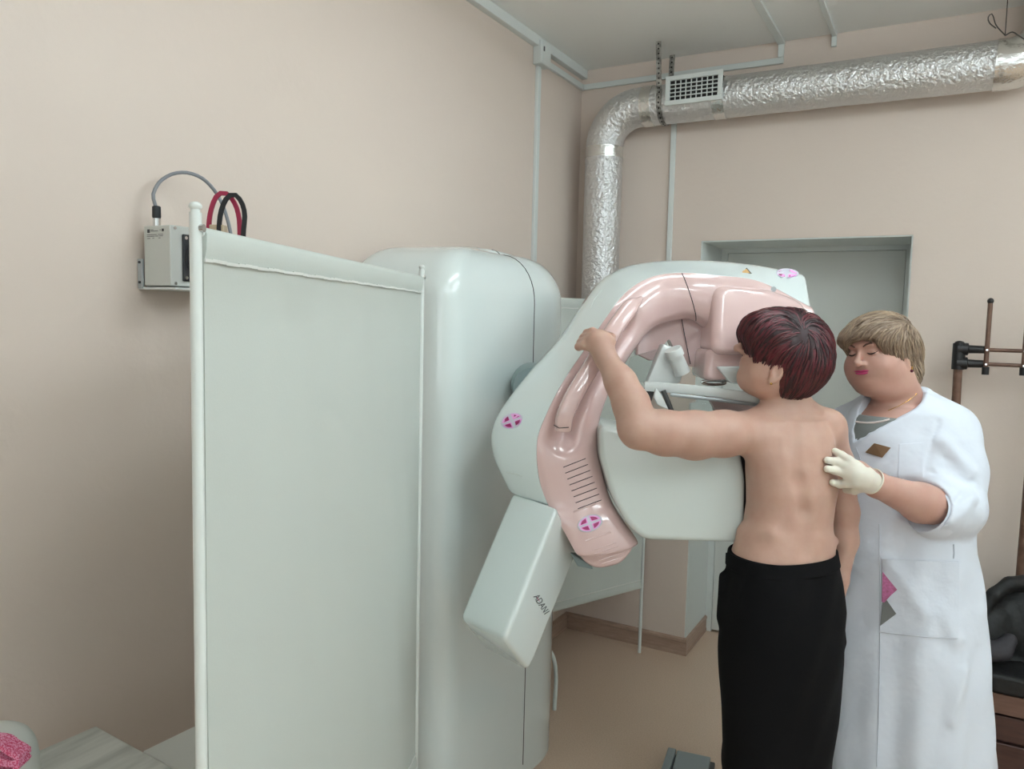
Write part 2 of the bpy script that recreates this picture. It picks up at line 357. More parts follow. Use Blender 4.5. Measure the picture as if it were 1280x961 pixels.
strap(ony(838, 85, yD)[0], [(yD+.02, ZC-.02), (yD+.01, zD+rD+.001)], 'short perforated steel strap behind the vent grille above the duct')
wx = ony(1256, 40, yD)[0]
wpts = [(wx, yD-rD*.5, ZC), (wx, yD-rD*.6, zD+rD*1.0)]
wp2 = [(wx, yD-rD*.6, zD+rD*1.0)]+[(wx+.02+.13*t, yD-rD*1.14*math.cos(t*.9-.35), zD+rD*1.06*(.9-1.2*t)) for t in np.linspace(.0, 1, 8)]
lp = [(wx, yD-rD*.62, zD+rD), (wx-.03, yD-rD*.6, zD+rD+.04), (wx-.042, yD-rD*.6, zD+rD+.075), (wx-.05, yD-rD*.6, zD+rD+.085), (wx-.058, yD-rD*.6, zD+rD+.07), (wx-.05, yD-rD*.6, zD+rD+.05), (wx-.03, yD-rD*.6, zD+rD+.03)]
o = tag(MB().tube(wpts, .0018, 6).build('hanging_wire', 'wire'), 'thin steel wire with a twisted loop holding up the right end of the duct', 'wire')
MB().tube(smoothline(lp, 20), .0022, 6).tube(smoothline(wp2, 24), .0022, 6).build('loop', 'wire', o)
# vent grille on the duct
g0 = ony(868, 111, yD-rD-.005); gx, gz = g0[0], g0[2]; gw, gh = .125, .062; gy = yD-rD-.012
G = empty('vent_grille', (gx, gy, gz-gh), 'white rectangular vent grille set into the side of the foil duct', 'vent')
fr = MB(); 
for (x0, z0, x1, z1) in [(-gw, -gh, gw, -gh+.02), (-gw, gh-.02, gw, gh), (-gw, -gh+.02, -gw+.02, gh-.02), (gw-.02, -gh+.02, gw, gh-.02)]: fr.box(gx+x0, gy-.012, gz+z0, gx+x1, gy+.0, gz+z1)
fr.build('frame', 'white', G, bevel=.002, smooth=False)
MB().box(gx-gw+.01, gy, gz-gh+.01, gx+gw-.01, gy+.075, gz+gh-.01).build('neck', 'black', G, smooth=False)
for k in range(4): z = gz-gh+.02+(k+1)*(2*gh-.04)/5; MB().box(gx-gw+.02, gy-.008, z-.0018, gx+gw-.02, gy-.001, z+.0018).build('slat', 'white', G, smooth=False)
for k in range(8): x = gx-gw+.02+(k+1)*(2*gw-.04)/9; MB().box(x-.0018, gy-.006, gz-gh+.02, x+.0018, gy-.0005, gz+gh-.02).build('slat', 'whitep', G, smooth=False)
# ================================================================== ENCLOSURE ON THE LEFT WALL
y0 = onx(182, 320, XL)[1]; bx0, bx1 = XL+.035, XL+.115      # proud of the wall
# front side (faces -Y) from px 180..213, fan side (faces +X) from 213..
ft = P(213, 280, 1.72); r_ = ray(213, 320); 
by0 = None
tx = (bx1)/r_[0]; C0 = CAM+r_*tx; by0 = C0[1]                # nearest vertical edge
zt, zb = (CAM+ray(213, 281)*tx)[2], (CAM+ray(213, 357)*tx)[2]
bl = ray(180, 320); xl = bl[0]*(by0/bl[1])
E_ = empty('fan_enclosure', ((xl+bx1)/2, by0+.08, zb), 'light grey electronics box with a fan and printed label, bracketed to the left wall', 'enclosure')
MB().box(xl, by0, zb, bx1, by0+.16, zt).build('case', 'boxg', E_, bevel=.003)
MB().box(bx1, by0+.03, zb+.012, bx1+.006, by0+.13, zt-.018).build('fan', 'fan', E_, bevel=.002)
mb = MB(); fc = np.array([bx1+.0065, by0+.08, (zb+zt)/2-.003])
for rad in np.arange(.012, .048, .0055): mb.tube([fc+np.array([0, rad*math.cos(a), rad*math.sin(a)]) for a in np.linspace(0, 2*PI, 28, endpoint=False)], .001, 5, closed=True)
mb.build('fan_guard', 'black', E_)
for (yy, zz) in [(by0+.037, zb+.02), (by0+.037, zt-.026), (by0+.123, zb+.02), (by0+.123, zt-.026)]: MB().tube([(bx1+.006, yy, zz), (bx1+.0075, yy, zz)], .004, 12).build('screw', 'chrome', E_)
for zz in (zb+.006, zt-.006): MB().tube([(bx1, by0+.012, zz), (bx1+.0025, by0+.012, zz)], .0035, 12).build('screw', 'chrome', E_)
# label print on the front side
mb = MB(); lw = bx1-xl
def ln(u0, u1, v, h=.0011): mb.box(xl+lw*u0, by0-.0006, zt-v-h, xl+lw*u1, by0+.0004, zt-v)
mb.box(xl+lw*.15, by0-.0006, zt-.016, xl+lw*.24, by0+.0004, zt-.008); ln(.27, .38, .009); ln(.27, .55, .012); ln(.62, .66, .010); ln(.7, .77, .008, .006)
for v, us in ((.02, [(.13, .5), (.54, .74)]), (.0235, [(.13, .42), (.45, .57), (.6, .73)]), (.028, [(.14, .25), (.34, .4), (.57, .64)])):
    for a, b in us: ln(a, b, v)
mb.build('printed_label', 'ink', E_, smooth=False)
MB().box(XL+.001, by0+.022, zb-.006, XL+.0035+.0, by0+.16, zb+.09).box(XL+.001, by0+.0, zb-.008, bx1+.015, by0+.16, zb-.003).build('bracket_shelf', 'white', E_, smooth=False)
br = onx(166, 330, XL+.02); 
MB().box(XL+.002, by0-.003, zb-.006, xl-.004, by0+.003, zb+.062).build('bracket_plate', 'brkt', E_, bevel=.001, smooth=False)
for zz in (zb+.008, zb+.054): MB().tube([((XL+xl)/2, by0-.003, zz), ((XL+xl)/2, by0-.006, zz)], .003, 10).build('screw', 'ink', E_)
cxp = xl+lw*.30; cyp = by0+.014
MB().tube([(cxp, cyp, zt), (cxp, cyp, zt+.018)], .0088, 16).build('connector', 'chrome', E_)
MB().tube([(cxp, cyp, zt+.018), (cxp, cyp, zt+.022), (cxp, cyp, zt+.044), (cxp, cyp, zt+.046)], [.0085, .0098, .0094, .0075], 16).build('connector_boot', 'fan', E_)
dcb = ((np.array([cxp, cyp, zt])-CAM)@Fw)
cb = [np.array([cxp, cyp, zt+.04])]+[P(x, y, d) for x, y, d in [(191.5, 246, dcb), (194, 236, dcb), (202, 225, dcb+.02), (217, 217, dcb+.03), (235, 216, dcb+.05), (253, 223, dcb+.07), (268, 238, dcb+.09), (279, 258, dcb+.1), (288, 290, dcb+.1), (292, 330, dcb+.1), (290, 420, dcb+.05)]]
cb = [np.array([max(p[0], XL+.003), p[1], p[2]]) for p in cb]
tag(MB().tube(smoothline(cb, 50), .0042, 10).build('grey_cable', 'greyc'), 'grey cable arching from the wall box connector down behind the screen', 'cable')
dl = 1.72
def loop(px, m, name, lab, dd):
    c = [P(x, y, dl+dd[i % len(dd)]) for i, (x, y) in enumerate(px)]; c = smoothline(c, 50)
    T = np.gradient(c, axis=0); R = []
    for i, p in enumerate(c):
        t = vn(T[i]); s = vn(np.cross(t, -AW)); n = np.cross(t, s); rr_ = [(-.0045, -.0016), (.0045, -.0016), (.0055, 0), (.0045, .0016), (-.0045, .0016), (-.0055, 0)]
        R.append([p+s*a+n*b*2.2 for a, b in rr_])
    return tag(MB().rings(R).build(name, m), lab, 'cable')
loop([(262, 420), (261, 330), (261, 285), (264, 262), (271, 245), (281, 241), (291, 250), (298, 268), (300, 300), (300, 420)], 'redc', 'red_cable', 'crimson flat cable loop sticking up behind the cloth screen', [0])
loop([(274, 420), (274, 330), (274, 284), (277, 262), (284, 247), (293, 243), (302, 253), (306, 270), (304, 300), (302, 420)], 'blackc', 'black_cable', 'black flat cable loop just right of the crimson one above the screen', [-.02])
tm = P(273, 286, dl-.01); tag(MB().quadbox(tm, RH, AW, ZZ, .016, .012, .008).build('terminal_block', 'beige', bevel=.002), 'small beige terminal block peeking over the screen between the cable loops', 'terminal')
# ================================================================== FOLDING SCREENS
def screen(A, B, ztop, zbot, zr, name, lab, hemh=.035, left_bolt=True, feet=True):
    """A,B plan points (x,y) of the posts"""
    A, B = np.array([*A, 0.]), np.array([*B, 0.]); d = vn(B-A); nrm = np.cross(d, ZZ); L = np.linalg.norm(B-A)
    S = empty(name, A+ZZ*0, lab, 'folding screen')
    rp = .0078
    for q, nm in ((A, 'post'), (B, 'post')):
        p = MB().tube([q+ZZ*(.012 if feet else 0), q+ZZ*(ztop+.012)], rp, 16).build(nm, 'post', S)
        MB().tube([q+ZZ*(ztop+.012), q+ZZ*(ztop+.016)], .006, 12).ball(q+ZZ*(ztop+.02), (.0085, .0085, .006), 14, 8).build('finial', 'post', p)
        MB().tube([q-d*0+nrm*(rp-.001)+ZZ*(ztop-.008), q+nrm*(rp+.004)+ZZ*(ztop-.008)], .0052, 14).build('bolt', 'chrome', p)
        for k in ((-1, 1) if feet else ()): MB().tube(smoothline([q+ZZ*.28, q+nrm*k*.1+ZZ*.24, q+nrm*k*.17+ZZ*.12, q+nrm*k*.18+ZZ*.006], 16), .0075, 12).build('foot', 'post', p)
    MB().tube([A+d*rp+ZZ*zr, B-d*rp+ZZ*zr], .0065, 12).build('top_rail', 'post', S)
    MB().tube([A+d*rp+ZZ*zbot, B-d*rp+ZZ*zbot], .0065, 12).build('bottom_rail', 'post', S)
    # cloth with a sleeve over each rail
    a, b = A+d*(rp+.004), B-d*(rp+.004); n = 60; R = []
    prof = [(0, .008), (hemh*.5, .009), (hemh, .0035)]
    def row(z, off, wav): return [a+(b-a)*i/n+ZZ*z+nrm*(off+wav*math.sin(i*.9+z*9)*.5+wav*math.sin(i*.37+2)) for i in range(n+1)]
    F = [row(zr+.0075, .0, 0), row(zr+.005, .006, 0), row(zr-.002, .009, .0), row(zr-hemh*.6, .007, .001), row(zr-hemh, .0035, .0014)]
    for k, z in enumerate(np.linspace(zr-hemh-.002, zbot+hemh, 14)): F.append(row(z, .0025, .0012))
    F += [row(zbot+hemh*.5, .007, .0006), row(zbot+.001, .009, 0), row(zbot-.006, .005, 0)]
    Bk = [[p-nrm*2*np.dot(p-A, nrm)*1.0-nrm*.0005 for p in r] for r in F]
    mb = MB(); rings = [list(f)+list(g)[::-1] for f, g in zip(F, Bk)]; mb.rings(rings)
    mb.build('cloth', 'cloth', S, angle=60)
    st = MB()
    for i in range(n): st.quadbox(a+(b-a)*(i+.5)/n+ZZ*(zr-hemh-.001+.0008*math.sin(i*1.3))+nrm*(.0055), d, nrm, ZZ, L/n/2*1.02, .0012, .0022)
    st.build('hem_seam', 'hem', S); st = MB()
    for i in range(n): st.quadbox(a+(b-a)*(i+.5)/n+ZZ*(zbot+hemh)+nrm*(.005), d, nrm, ZZ, L/n/2*1.02, .0012, .0022)
    st.build('hem_seam', 'hem', S)
    return S
pa, pb = P(244.5, 288, 1.0), P(527, 349, 2.1)
zrail = (pa[2]+pb[2])/2
screen(pa[:2], pb[:2], zrail+.012, .33, zrail, 'folding_screen', 'large white cloth privacy screen on a tubular frame at the left front')
pr = onz(811, 803, .0); pr = np.array([pr[0], 3.50]) if pr[1] > 3.5 else pr[:2]
pl = P(690, 752, 3.40)[:2]; dd_ = vn(pl-pr); pl = pr+dd_*.95
screen(pl, pr, 1.70, .33, 1.69, 'folding_screen', 'white cloth screen standing behind the mammography machine near the corner', feet=False)
# bent white foot of a further screen leaf beside the column
ft_ = onz(693, 887, 0); dft = (ft_-CAM)@Fw
tag(MB().tube(smoothline([P(660, 800, dft+.05), P(680, 806, dft+.02), P(691, 820, dft), P(695, 845, dft), ft_], 24), .0085, 12).build('screen_foot', 'post'), 'bent white tube foot on the floor right beside the machine column', 'screen foot')

# ================================================================== MAMMOGRAPHY MACHINE
mc = P(620, 700, 2.5); base = np.array([mc[0], mc[1], 0])
MM = empty('mammography_machine', base, 'large glossy white and pink mammography machine with tilted arm', 'medical machine')
# column: tall rounded body, plan rings stacked up and rolled over at the top
def col_ring(cor, z, r): return [np.array([p[0], p[1], z]) for p in roundring([np.array([c[0], c[1], 0]) for c in cor], r, 9)]
ce = P(560, 500, 2.22)[:2]                         # edge nearest the camera
k2 = P(702, 420, 2.74)[:2]
dv = vn(k2-ce); lf = np.array([XL+.03, ce[1]-.04])
k1 = P(658, 420, 2.60)[:2]
ccor = [lf, ce, k2, k2+np.array([-.16, .30]), lf+np.array([0, .62])]
ccen = np.mean(ccor, axis=0)
zt_ = P(566, 298, 2.33)[2]; rt = .185; R = []
for z in (0, .05, .4, .8, 1.1, 1.4, zt_-rt): R.append(col_ring(ccor, z, .085))
base_r = col_ring(ccor, 0, .085)
def insetr(e, z, k=0.0): return [np.array([*(p[:2]+vn(ccen-p[:2])*e+(ccen-p[:2])*k), z]) for p in base_r]
for t in np.linspace(.1, 1, 10): a = t*PI/2; R.append(insetr(rt*(1-math.cos(a)), zt_-rt+(rt-.02)*math.sin(a)))
for k in (.15, .4, .7, .97): R.append(insetr(rt*(1-k), zt_-.02+.02*math.sin(k*PI/2), k))
MB().rings(R).build('column', 'gloss', MM, angle=80)
sl_ = MB(); sp_ = []
for r in R[1:]:
    u = np.array([(p[:2]-k1)@dv for p in r]); c = np.array([p for p in r]); best = None
    for i in range(len(r)):
        j = (i+1) % len(r)
        if (u[i] < 0) != (u[j] < 0):
            q_ = c[i]+(c[j]-c[i])*(u[i]/(u[i]-u[j])); dd3 = (q_-CAM)@Fw
            if best is None or dd3 < best[0]: best = (dd3, q_)
    if best is not None: sp_.append(best[1]-AW*.0003)
sl_.tube(sp_, .0016, 6).build('panel_gap', 'seam', MM)
# rotation hub
hc = P(664, 482, 2.40); MB().tube([hc+AW*.25, hc+AW*.02, hc], [.062, .062, .055], 32).build('hub', 'teal', MM)
# ---- arm: curves in step.  outer silhouette / crease / inner edge
SH = 0
O_ = [(634, 612, 2.10), (617, 575, 2.10), (613, 545, 2.11), (624, 515, 2.12), (660, 468, 2.15), (700, 424, 2.19), (727, 383, 2.24), (752, 350, 2.28), (785, 332, 2.31), (830, 325, 2.33), (890, 325, 2.33), (950, 331, 2.33), (1003, 341, 2.33)]
C_ = [(684, 628, 2.03), (674, 598, 2.02), (671, 560, 2.01), (677, 532, 2.01), (701, 482, 2.03), (733, 434, 2.07), (757, 398, 2.11), (782, 366, 2.15), (812, 347, 2.18), (848, 341, 2.20), (895, 344, 2.20), (950, 352, 2.20), (1010, 382, 2.21)]
n_st = 60
O = paramline(O_, n_st); C = paramline(C_, n_st); R = []
for i in range(n_st):
    o, c = P(*O[i]), P(*C[i]); cen = (o+c)/2
    back_o = o+AW*.20+ (c-o)*.10; back_c = c+AW*.30
    # tiny inset at both ends for rounded caps
    R.append(roundring([o, c, back_c, back_o], [.030, .006, .02, .04], 6))
def caps(R, r=.012):
    R = [list(q) for q in R]; out = []
    for end, nx in ((0, 1), (-1, -2)):
        c = np.mean(R[end], axis=0); dirv = vn(np.mean(R[end], axis=0)-np.mean(R[nx], axis=0)); L = []
        for t in (1.0, .7, .35): L.append([p+(c-p)*(.10*(1-math.cos(t*PI/2)))+dirv*r*math.sin(t*PI/2) for p in R[end]])
        out.append(L)
    return out[0]+R+out[1][::-1]
MB().rings(caps(R)).build('arm_shell', 'gloss', MM, angle=50)
# seam in the white shell above the elbow
# ---- pink front cover
CP = [(719, 690, 2.02), (700, 655, 2.02)] + C_
IP = [(797, 676, 2.06), (778, 650, 2.06), (763, 622, 2.07), (754, 592, 2.07), (748, 560, 2.07), (750, 527, 2.07), (762, 492, 2.09), (778, 462, 2.12), (795, 436, 2.15), (815, 412, 2.18), (838, 402, 2.21), (868, 400, 2.22), (905, 425, 2.22), (950, 430, 2.22), (1010, 430, 2.22)]
n_p = 90
Cc = paramline(CP, n_p); Ic = paramline(IP, n_p); R = []
def sstep(a, b, x): t = min(1, max(0, (x-a)/(b-a))); return t*t*(3-2*t)
for i in range(n_p):
    c, q = P(*Cc[i]), P(*Ic[i]); row = []
    u_i = i/(n_p-1)*(len(CP)-1)
    g = sstep(3.6, 4.6, u_i)*(1-sstep(8.2, 9.0, u_i))             # hollow beside the hand rail
    for k, s in enumerate(np.linspace(0, 1, 24)):
        p = c+(q-c)*s
        bulge = .016*math.sin(PI*s)*(1-g)
        edge = .018*(max(0, (s-.82)/.18)**2)
        hollow = -.040*g*math.exp(-((s-.42)/.17)**2)
        rim = .004*math.exp(-((s)/.05)**2)
        row.append(p-AW*(bulge+hollow-edge+.003-rim))
    row += [q+AW*.05, q+AW*.14, c+AW*.14+(q-c)*.05]
    R.append(row)
MB().rings(caps(R, .015)).build('arm_cover', 'pink', MM, angle=60)
# lower lip of the cover
lip = slab([(719, 688), (797, 672), (790, 690), (776, 706), (748, 712), (733, 706)], 2.06, .12, .02, .012)
MB().rings(lip).build('cover_lip', 'pink', MM, angle=60)
MB().rings(slab([(712, 690), (735, 704), (742, 712), (722, 708)], 2.10, .1, .004, .004)).build('end_cap', 'teal', MM)
# seam line across the pink cover at the tube head
def surfline(u, s0, s1, m='seam', r=.0012, name='panel_gap'):
    i = int(u/(len(CP)-1)*(n_p-1)); k0, k1_ = int(s0*23), int(s1*23)
    pts = [R[i+3][k]-AW*.0004 for k in range(k0, k1_+1)]
    return MB().tube(pts, r, 6).build(name, m, MM)
Rp = caps(R, .015)
def cov(u, s):
    i = u/(len(CP)-1)*(n_p-1); i0 = min(int(i), n_p-2); f = i-i0; k = s*23; k0 = min(int(k), 22); g = k-k0
    a = R[i0][k0]*(1-g)+R[i0][k0+1]*g; b = R[i0+1][k0]*(1-g)+R[i0+1][k0+1]*g
    return a*(1-f)+b*f
MB().tube([cov(11.1, s)-AW*.0002 for s in np.linspace(.01, .99, 24)], .0013, 6).build('panel_gap', 'seam', MM)
# ventilation slots
for k in range(8):
    y = 579+k*7.6; xa, xb = 704+k*2.6, 732+k*2.8
    def onc(px, py):
        best = None
        # nearest cover grid point in the picture
        return best
    d_ = 2.025
    a, b = np.array([xa, y+5-.2*k]), np.array([xb, y-6-.2*k])
    pts = []
    for t in np.linspace(0, 1, 6):
        px = a+(b-a)*t; pts.append(tuple(px))
    SL = MB(); SL.px = pts
    globals().setdefault('SLOTS', []).append(pts)
Rarr = np.array([[p for p in r[:24]] for r in R])       # cover surface points
rel = Rarr-CAM; zz_ = rel@Fw; PX = 640+FPX*(rel@Rt)/zz_; PY = 480.5-FPX*(rel@Up)/zz_
def oncover(px, py, lift=0.0):
    w = 1/(((PX-px)**2+(PY-py)**2)+2.0)**2; d = (w*zz_).sum()/w.sum(); return P(px, py, d-lift)
for pts in SLOTS: MB().tube([oncover(*q, .0002) for q in pts], .0011, 6).build('vent_slot', 'seam', MM)
for a, b in (((717, 640), (744, 629)), ((732, 676), (763, 665))):
    MB().tube([oncover(a[0]+(b[0]-a[0])*t, a[1]+(b[1]-a[1])*t, -.0005) for t in np.linspace(0, 1, 6)], .0026, 8).build('groove', 'pink', MM)
for k in range(5):
    MB().tube([oncover(740+k*3+30*t, 688+k*4.2-10*t-3*0, .0006) for t in np.linspace(0, 1, 5)], .0014, 6).build('ridge', 'pink', MM)
# hand rail on the cover
hr = [(704, 534, 1.995), (706, 520, 1.985), (716, 497, 1.985), (733, 468, 2.0), (750, 440, 2.015), (768, 411, 2.035), (786, 386, 2.065), (797, 376, 2.10)]
hp = smoothline([P(*q) for q in hr], 50); T = np.gradient(hp, axis=0); RR = []
for i, p in enumerate(hp):
    t = vn(T[i]); s = vn(np.cross(t, -AW)); n = np.cross(t, s); t_ = i/49; e = min(1, (1-t_)*6+.35); w_ = .0225*e*(1 if t_ > .1 else 1.0)
    RR.append(roundring([p+s*w_+n*.022, p+s*w_-n*.018, p-s*w_-n*.018, p-s*w_+n*.022], .014, 5))
MB().rings(caps(RR, .006)).build('hand_rail', 'pink', MM, angle=60)
MB().tube([P(692, 531, 1.978), P(699, 535, 1.975), P(711, 534, 1.975)], .0011, 6).build('panel_gap', 'seam', MM)
# recessed web between arm and tube head
MB().rings(slab([(798, 398), (893, 385), (893, 458), (868, 459), (852, 456), (835, 420), (812, 452), (795, 445)], 2.27, .06, .012, .006)).build('recess_web', 'pink', MM)
MB().tube([P(852, 398, 2.262), P(856, 420, 2.262), P(863, 455, 2.262)], .0012, 6).build('panel_gap', 'seam', MM)
# tube head
MB().rings(slab([(893, 355, 2.18), (955, 358, 2.18), (1000, 374, 2.17), (1013, 388, 2.16), (1013, 446, 2.13), (891, 444, 2.11)], 2.1, .22, .035, .03, 8)).build('tube_head', 'pink', MM, angle=60)
MB().rings(slab([(884, 436), (1008, 440), (1006, 472), (880, 476)], 2.14, .17, .02, .02, 8)).build('tube_head_base', 'pink', MM, angle=60)
# collimator glass bowl under the head
MB().rings(slab([(896, 458), (960, 458), (952, 480), (915, 480)], 2.12, .10, .012, .005)).build('collimator', 'gloss', MM)
MB().tube([P(892, 478, 2.2)+RH*.026*math.cos(a)*1.3+ZZ*.006*math.sin(a) for a in np.linspace(0, 2*PI, 24, endpoint=False)], .004, 8, closed=True).build('field_lens_ring', 'chrome', MM)
# ---- image receptor
ir = [(749, 532), (800, 545), (925, 557), (933, 600), (931, 679), (806, 676), (786, 659), (765, 622), (750, 572)]
MB().rings(slab(ir, 2.02, .26, .022, .018, 6)).build('image_receptor', 'gloss2', MM, angle=60)
MB().rings(slab([(926, 558), (934, 558), (943, 600), (941, 645), (932, 662), (928, 662)], 2.07, .2, .008, .006)).build('receptor_face', 'dark', MM)
# ---- compression paddle and bracket
MB().rings(slab([(829, 430), (850, 436), (857, 458), (850, 479), (807, 482)], 2.20, .05, .006, .006)).build('paddle_bracket', 'white', MM)
cy = P(841, 436, 2.17); c2_ = P(853, 466, 2.19)
MB().tube([cy, cy+(c2_-cy)*.06, cy+(c2_-cy)*.3, cy+(c2_-cy)*.31, c2_], [.023, .025, .025, .020, .023], 28).build('knob', 'white', MM)
fr_ = [P(806, 482, 2.15), P(870, 487, 2.13), P(925, 494, 2.11), P(950, 497, 2.10), P(966, 490, 2.12)]
mb = MB(); L_ = smoothline(fr_, 24); T = np.gradient(L_, axis=0); RR = []
for p, t in zip(L_, T):
    t = vn(t); s = vn(np.cross(t, ZZ)); RR.append(roundring([p+s*.012+ZZ*.012, p+s*.012-ZZ*.014, p-s*.012-ZZ*.014, p-s*.012+ZZ*.012], .004, 3))
mb.rings(RR).build('paddle_frame', 'white', MM, angle=50)
MB().rings(slab([(834, 492), (960, 505), (962, 532), (845, 532)], 2.12, .004, .01, .001)).build('paddle_tray', 'clear', MM)
MB().tube([P(829, 488, 2.12), P(838, 510, 2.12), P(846, 530, 2.12)], .007, 10).build('tray_rim', 'dkgrey', MM)
MB().tube([P(838, 493, 2.115), P(900, 500, 2.105), P(955, 507, 2.1)], .005, 10).build('tray_rim', 'brkt', MM)
MB().rings(slab([(820, 485), (826, 492), (836, 512), (822, 506), (817, 496)], 2.11, .01, .004, .002)).build('paddle_fin', 'white', MM)
MB().rings(slab([(806, 486), (820, 482), (812, 512), (800, 520), (796, 506)], 2.16, .03, .004, .004)).build('carriage', 'dkgrey', MM)
MB().rings(slab([(788, 446), (822, 436), (806, 478), (780, 476)], 2.10, .003, .006, .001)).build('face_shield', 'clear', MM)
MB().rings(slab([(880, 492), (955, 500), (940, 520), (895, 516)], 2.2, .03, .006, .006)).build('lower_web', 'pink', MM)
# ---- display housing at the foot of the arm (box that points down to the left)
q = dict(a=P(641, 613, 2.12), b=P(697, 634, 1.98), c=P(722, 690, 2.14), e=P(574, 772, 2.04), f=P(630, 800, 1.90), g=P(662, 840, 2.02), h=P(604, 815, 2.14))
q['d'] = q['a']+(q['c']-q['b'])
q['h'] = q['e']+(q['g']-q['f'])
R = []
top = [q['a'], q['b'], q['c'], q['d']]; bot = [q['e'], q['f'], q['g'], q['h']]
ax_ = np.mean(bot, axis=0)-np.mean(top, axis=0)
for t in np.linspace(0, 1, 20): R.append(roundring([a*(1-t)+b*t for a, b in zip(top, bot)], .016, 6))
def caps2(R, r):
    out = []
    for end, nx in ((0, 1), (-1, -2)):
        c = np.mean(R[end], axis=0); dv_ = vn(np.mean(R[end], axis=0)-np.mean(R[nx], axis=0)); L = []
        for t in np.linspace(1, .2, 5): L.append([p-vn(p-c)*r*(1-math.cos(t*PI/2)) + dv_*r*(math.sin(t*PI/2)-1) for p in R[end]])
        out.append(L)
    return out[0]+R[3:-3]+out[1][::-1]
MB().rings(caps2(R, .018)).build('lower_housing', 'gloss', MM, angle=60)
HS = np.array([[top[1]*(1-u)*(1-v)+bot[1]*u*(1-v)+top[2]*(1-u)*v+bot[2]*u*v for v in np.linspace(0, 1, 30)] for u in np.linspace(0, 1, 60)])
rel_ = HS-CAM; hz_ = rel_@Fw; HX = 640+FPX*(rel_@Rt)/hz_; HY = 480.5-FPX*(rel_@Up)/hz_
# maker's name on the right side of the housing
fb = top[1]; fu = vn(bot[1]-top[1]); fs = vn(top[2]-top[1]); nn = vn(np.cross(fu, fs)); nn = nn if nn@(-AW) > 0 else -nn
def onside(px, py, lift=.0008):
    w = 1/(((HX-px)**2+(HY-py)**2)+1.0)**2; return P(px, py, (w*hz_).sum()/w.sum()-.0022)
GL = {'A': [[(0, 0), (.35, 1), (.7, 0)], [(.15, .38), (.55, .38)]], 'D': [[(0, 0), (0, 1), (.4, 1), (.68, .75), (.68, .25), (.4, 0), (0, 0)]], 'N': [[(0, 0), (0, 1), (.62, 0), (.62, 1)]], 'I': [[(.1, 0), (.1, 1)]]}
def letters(txt, o, ex, ey, r, m, parent, mapf):
    x = 0; mbs = {}
    for ch in txt:
        for st in GL[ch]:
            mbs.setdefault(0, MB()).tube([mapf(o+ex*(x+u)+ey*v) for u, v in st], r, 5)
        x += .92 if ch != 'I' else .4
    return mbs[0].build('maker_name', m, parent)
letters('ADANI', np.array([667., 746.]), np.array([11.5*.5, 11.5*.80]) *.62, np.array([6.2, -3.9])*1.0, .0011, 'ink', MM, lambda p: onside(p[0], p[1]))
mb = MB(); mb.tube([onside(671.5, 746.5), onside(674.5, 751.5)], .0007, 5).build('name_accent', 'lips', MM)
# ---- key pads
def keypad(px, py, rx, ry, ang, surf, name='key_pad'):
    c = surf(px, py, .001); ca, sa = math.cos(ang), math.sin(ang)
    def mp(u, v, l): return surf(px+rx*u*ca-ry*v*sa, py+rx*u*sa+ry*v*ca, l)
    n = 28; ring0 = [mp(math.cos(a), math.sin(a), -.001) for a in np.linspace(0, 2*PI, n, endpoint=False)]
    ring1 = [mp(math.cos(a)*.97, math.sin(a)*.97, .0022) for a in np.linspace(0, 2*PI, n, endpoint=False)]
    ring2 = [mp(math.cos(a)*.85, math.sin(a)*.85, .0026) for a in np.linspace(0, 2*PI, n, endpoint=False)]
    K = MB().rings([ring0, ring1, ring2]).build(name, 'lilac', MM, angle=70)
    for k in range(4):
        a0 = k*PI/2+.12+PI/4*.0; a1 = (k+1)*PI/2-.12
        for (r0, r1, m, l, w) in ((.16, .86, 'pinkrim', .0036, 0), (.30, .72, 'magenta', .0046, .14)):
            ou = [mp(r1*math.cos(a), r1*math.sin(a), l) for a in np.linspace(a0+w, a1-w, 8)]; am = (a0+a1)/2
            inn = [mp(r0*math.cos(am)+.04*math.cos(a1), r0*math.sin(am)+.04*math.sin(a1), l), mp(r0*math.cos(am)+.04*math.cos(a0), r0*math.sin(am)+.04*math.sin(a0), l)]
            pts = ou+inn; MB().prism(pts, AW*.003).build('key' if m == 'pinkrim' else 'key_print', m, K, smooth=False)
    return K
keypad(737.5, 654, 16.5, 10.5, -.35, oncover)
Oarr = []
for i in range(n_st): Oarr.append([P(*(O[i]*(1-s)+C[i]*s))-AW*0 for s in np.linspace(0, 1, 12)])
Oarr = np.array(Oarr); rel = Oarr-CAM; oz = rel@Fw; OX = 640+FPX*(rel@Rt)/oz; OY = 480.5-FPX*(rel@Up)/oz
def onshell(px, py, lift=0.0):
    w = 1/(((OX-px)**2+(OY-py)**2)+2.0)**2; d = (w*oz).sum()/w.sum(); return P(px, py, d-lift)
keypad(640, 526, 14.5, 10, -.35, onshell)
keypad(984, 341.5, 14.5, 6, .05, onshell)
MB().prism([onshell(x, y, .0015) for x, y in ((922.5, 341), (933.5, 334.5), (940, 342))], AW*.002).build('warning_triangle', 'ink', MM, smooth=False)
MB().prism([onshell(x, y, .0022) for x, y in ((925, 340.6), (933.2, 335.9), (938, 341.3))], AW*.001).build('warning_triangle_face', 'yellow', MM, smooth=False)
wt = MB()
for x, y in ((931.8, 339.6), (934.5, 340), (933.2, 338)): wt.prism([onshell(x-.8, y+.5, .003), onshell(x+.8, y+.5, .003), onshell(x, y-.7, .003)], AW*.0008)
wt.build('radiation_sign', 'ink', MM, smooth=False)
MB().tube([oncover(967, 361.5, .004), oncover(967, 361.5, -.003)], .0075, 18).build('key_lock', 'brkt', MM)
MB().tube([onshell(633+i*4, 590+i*.8+(1 if i > 3 else 0), -.0002) for i in range(6)], .0018, 6).build('groove', 'gloss2', MM)
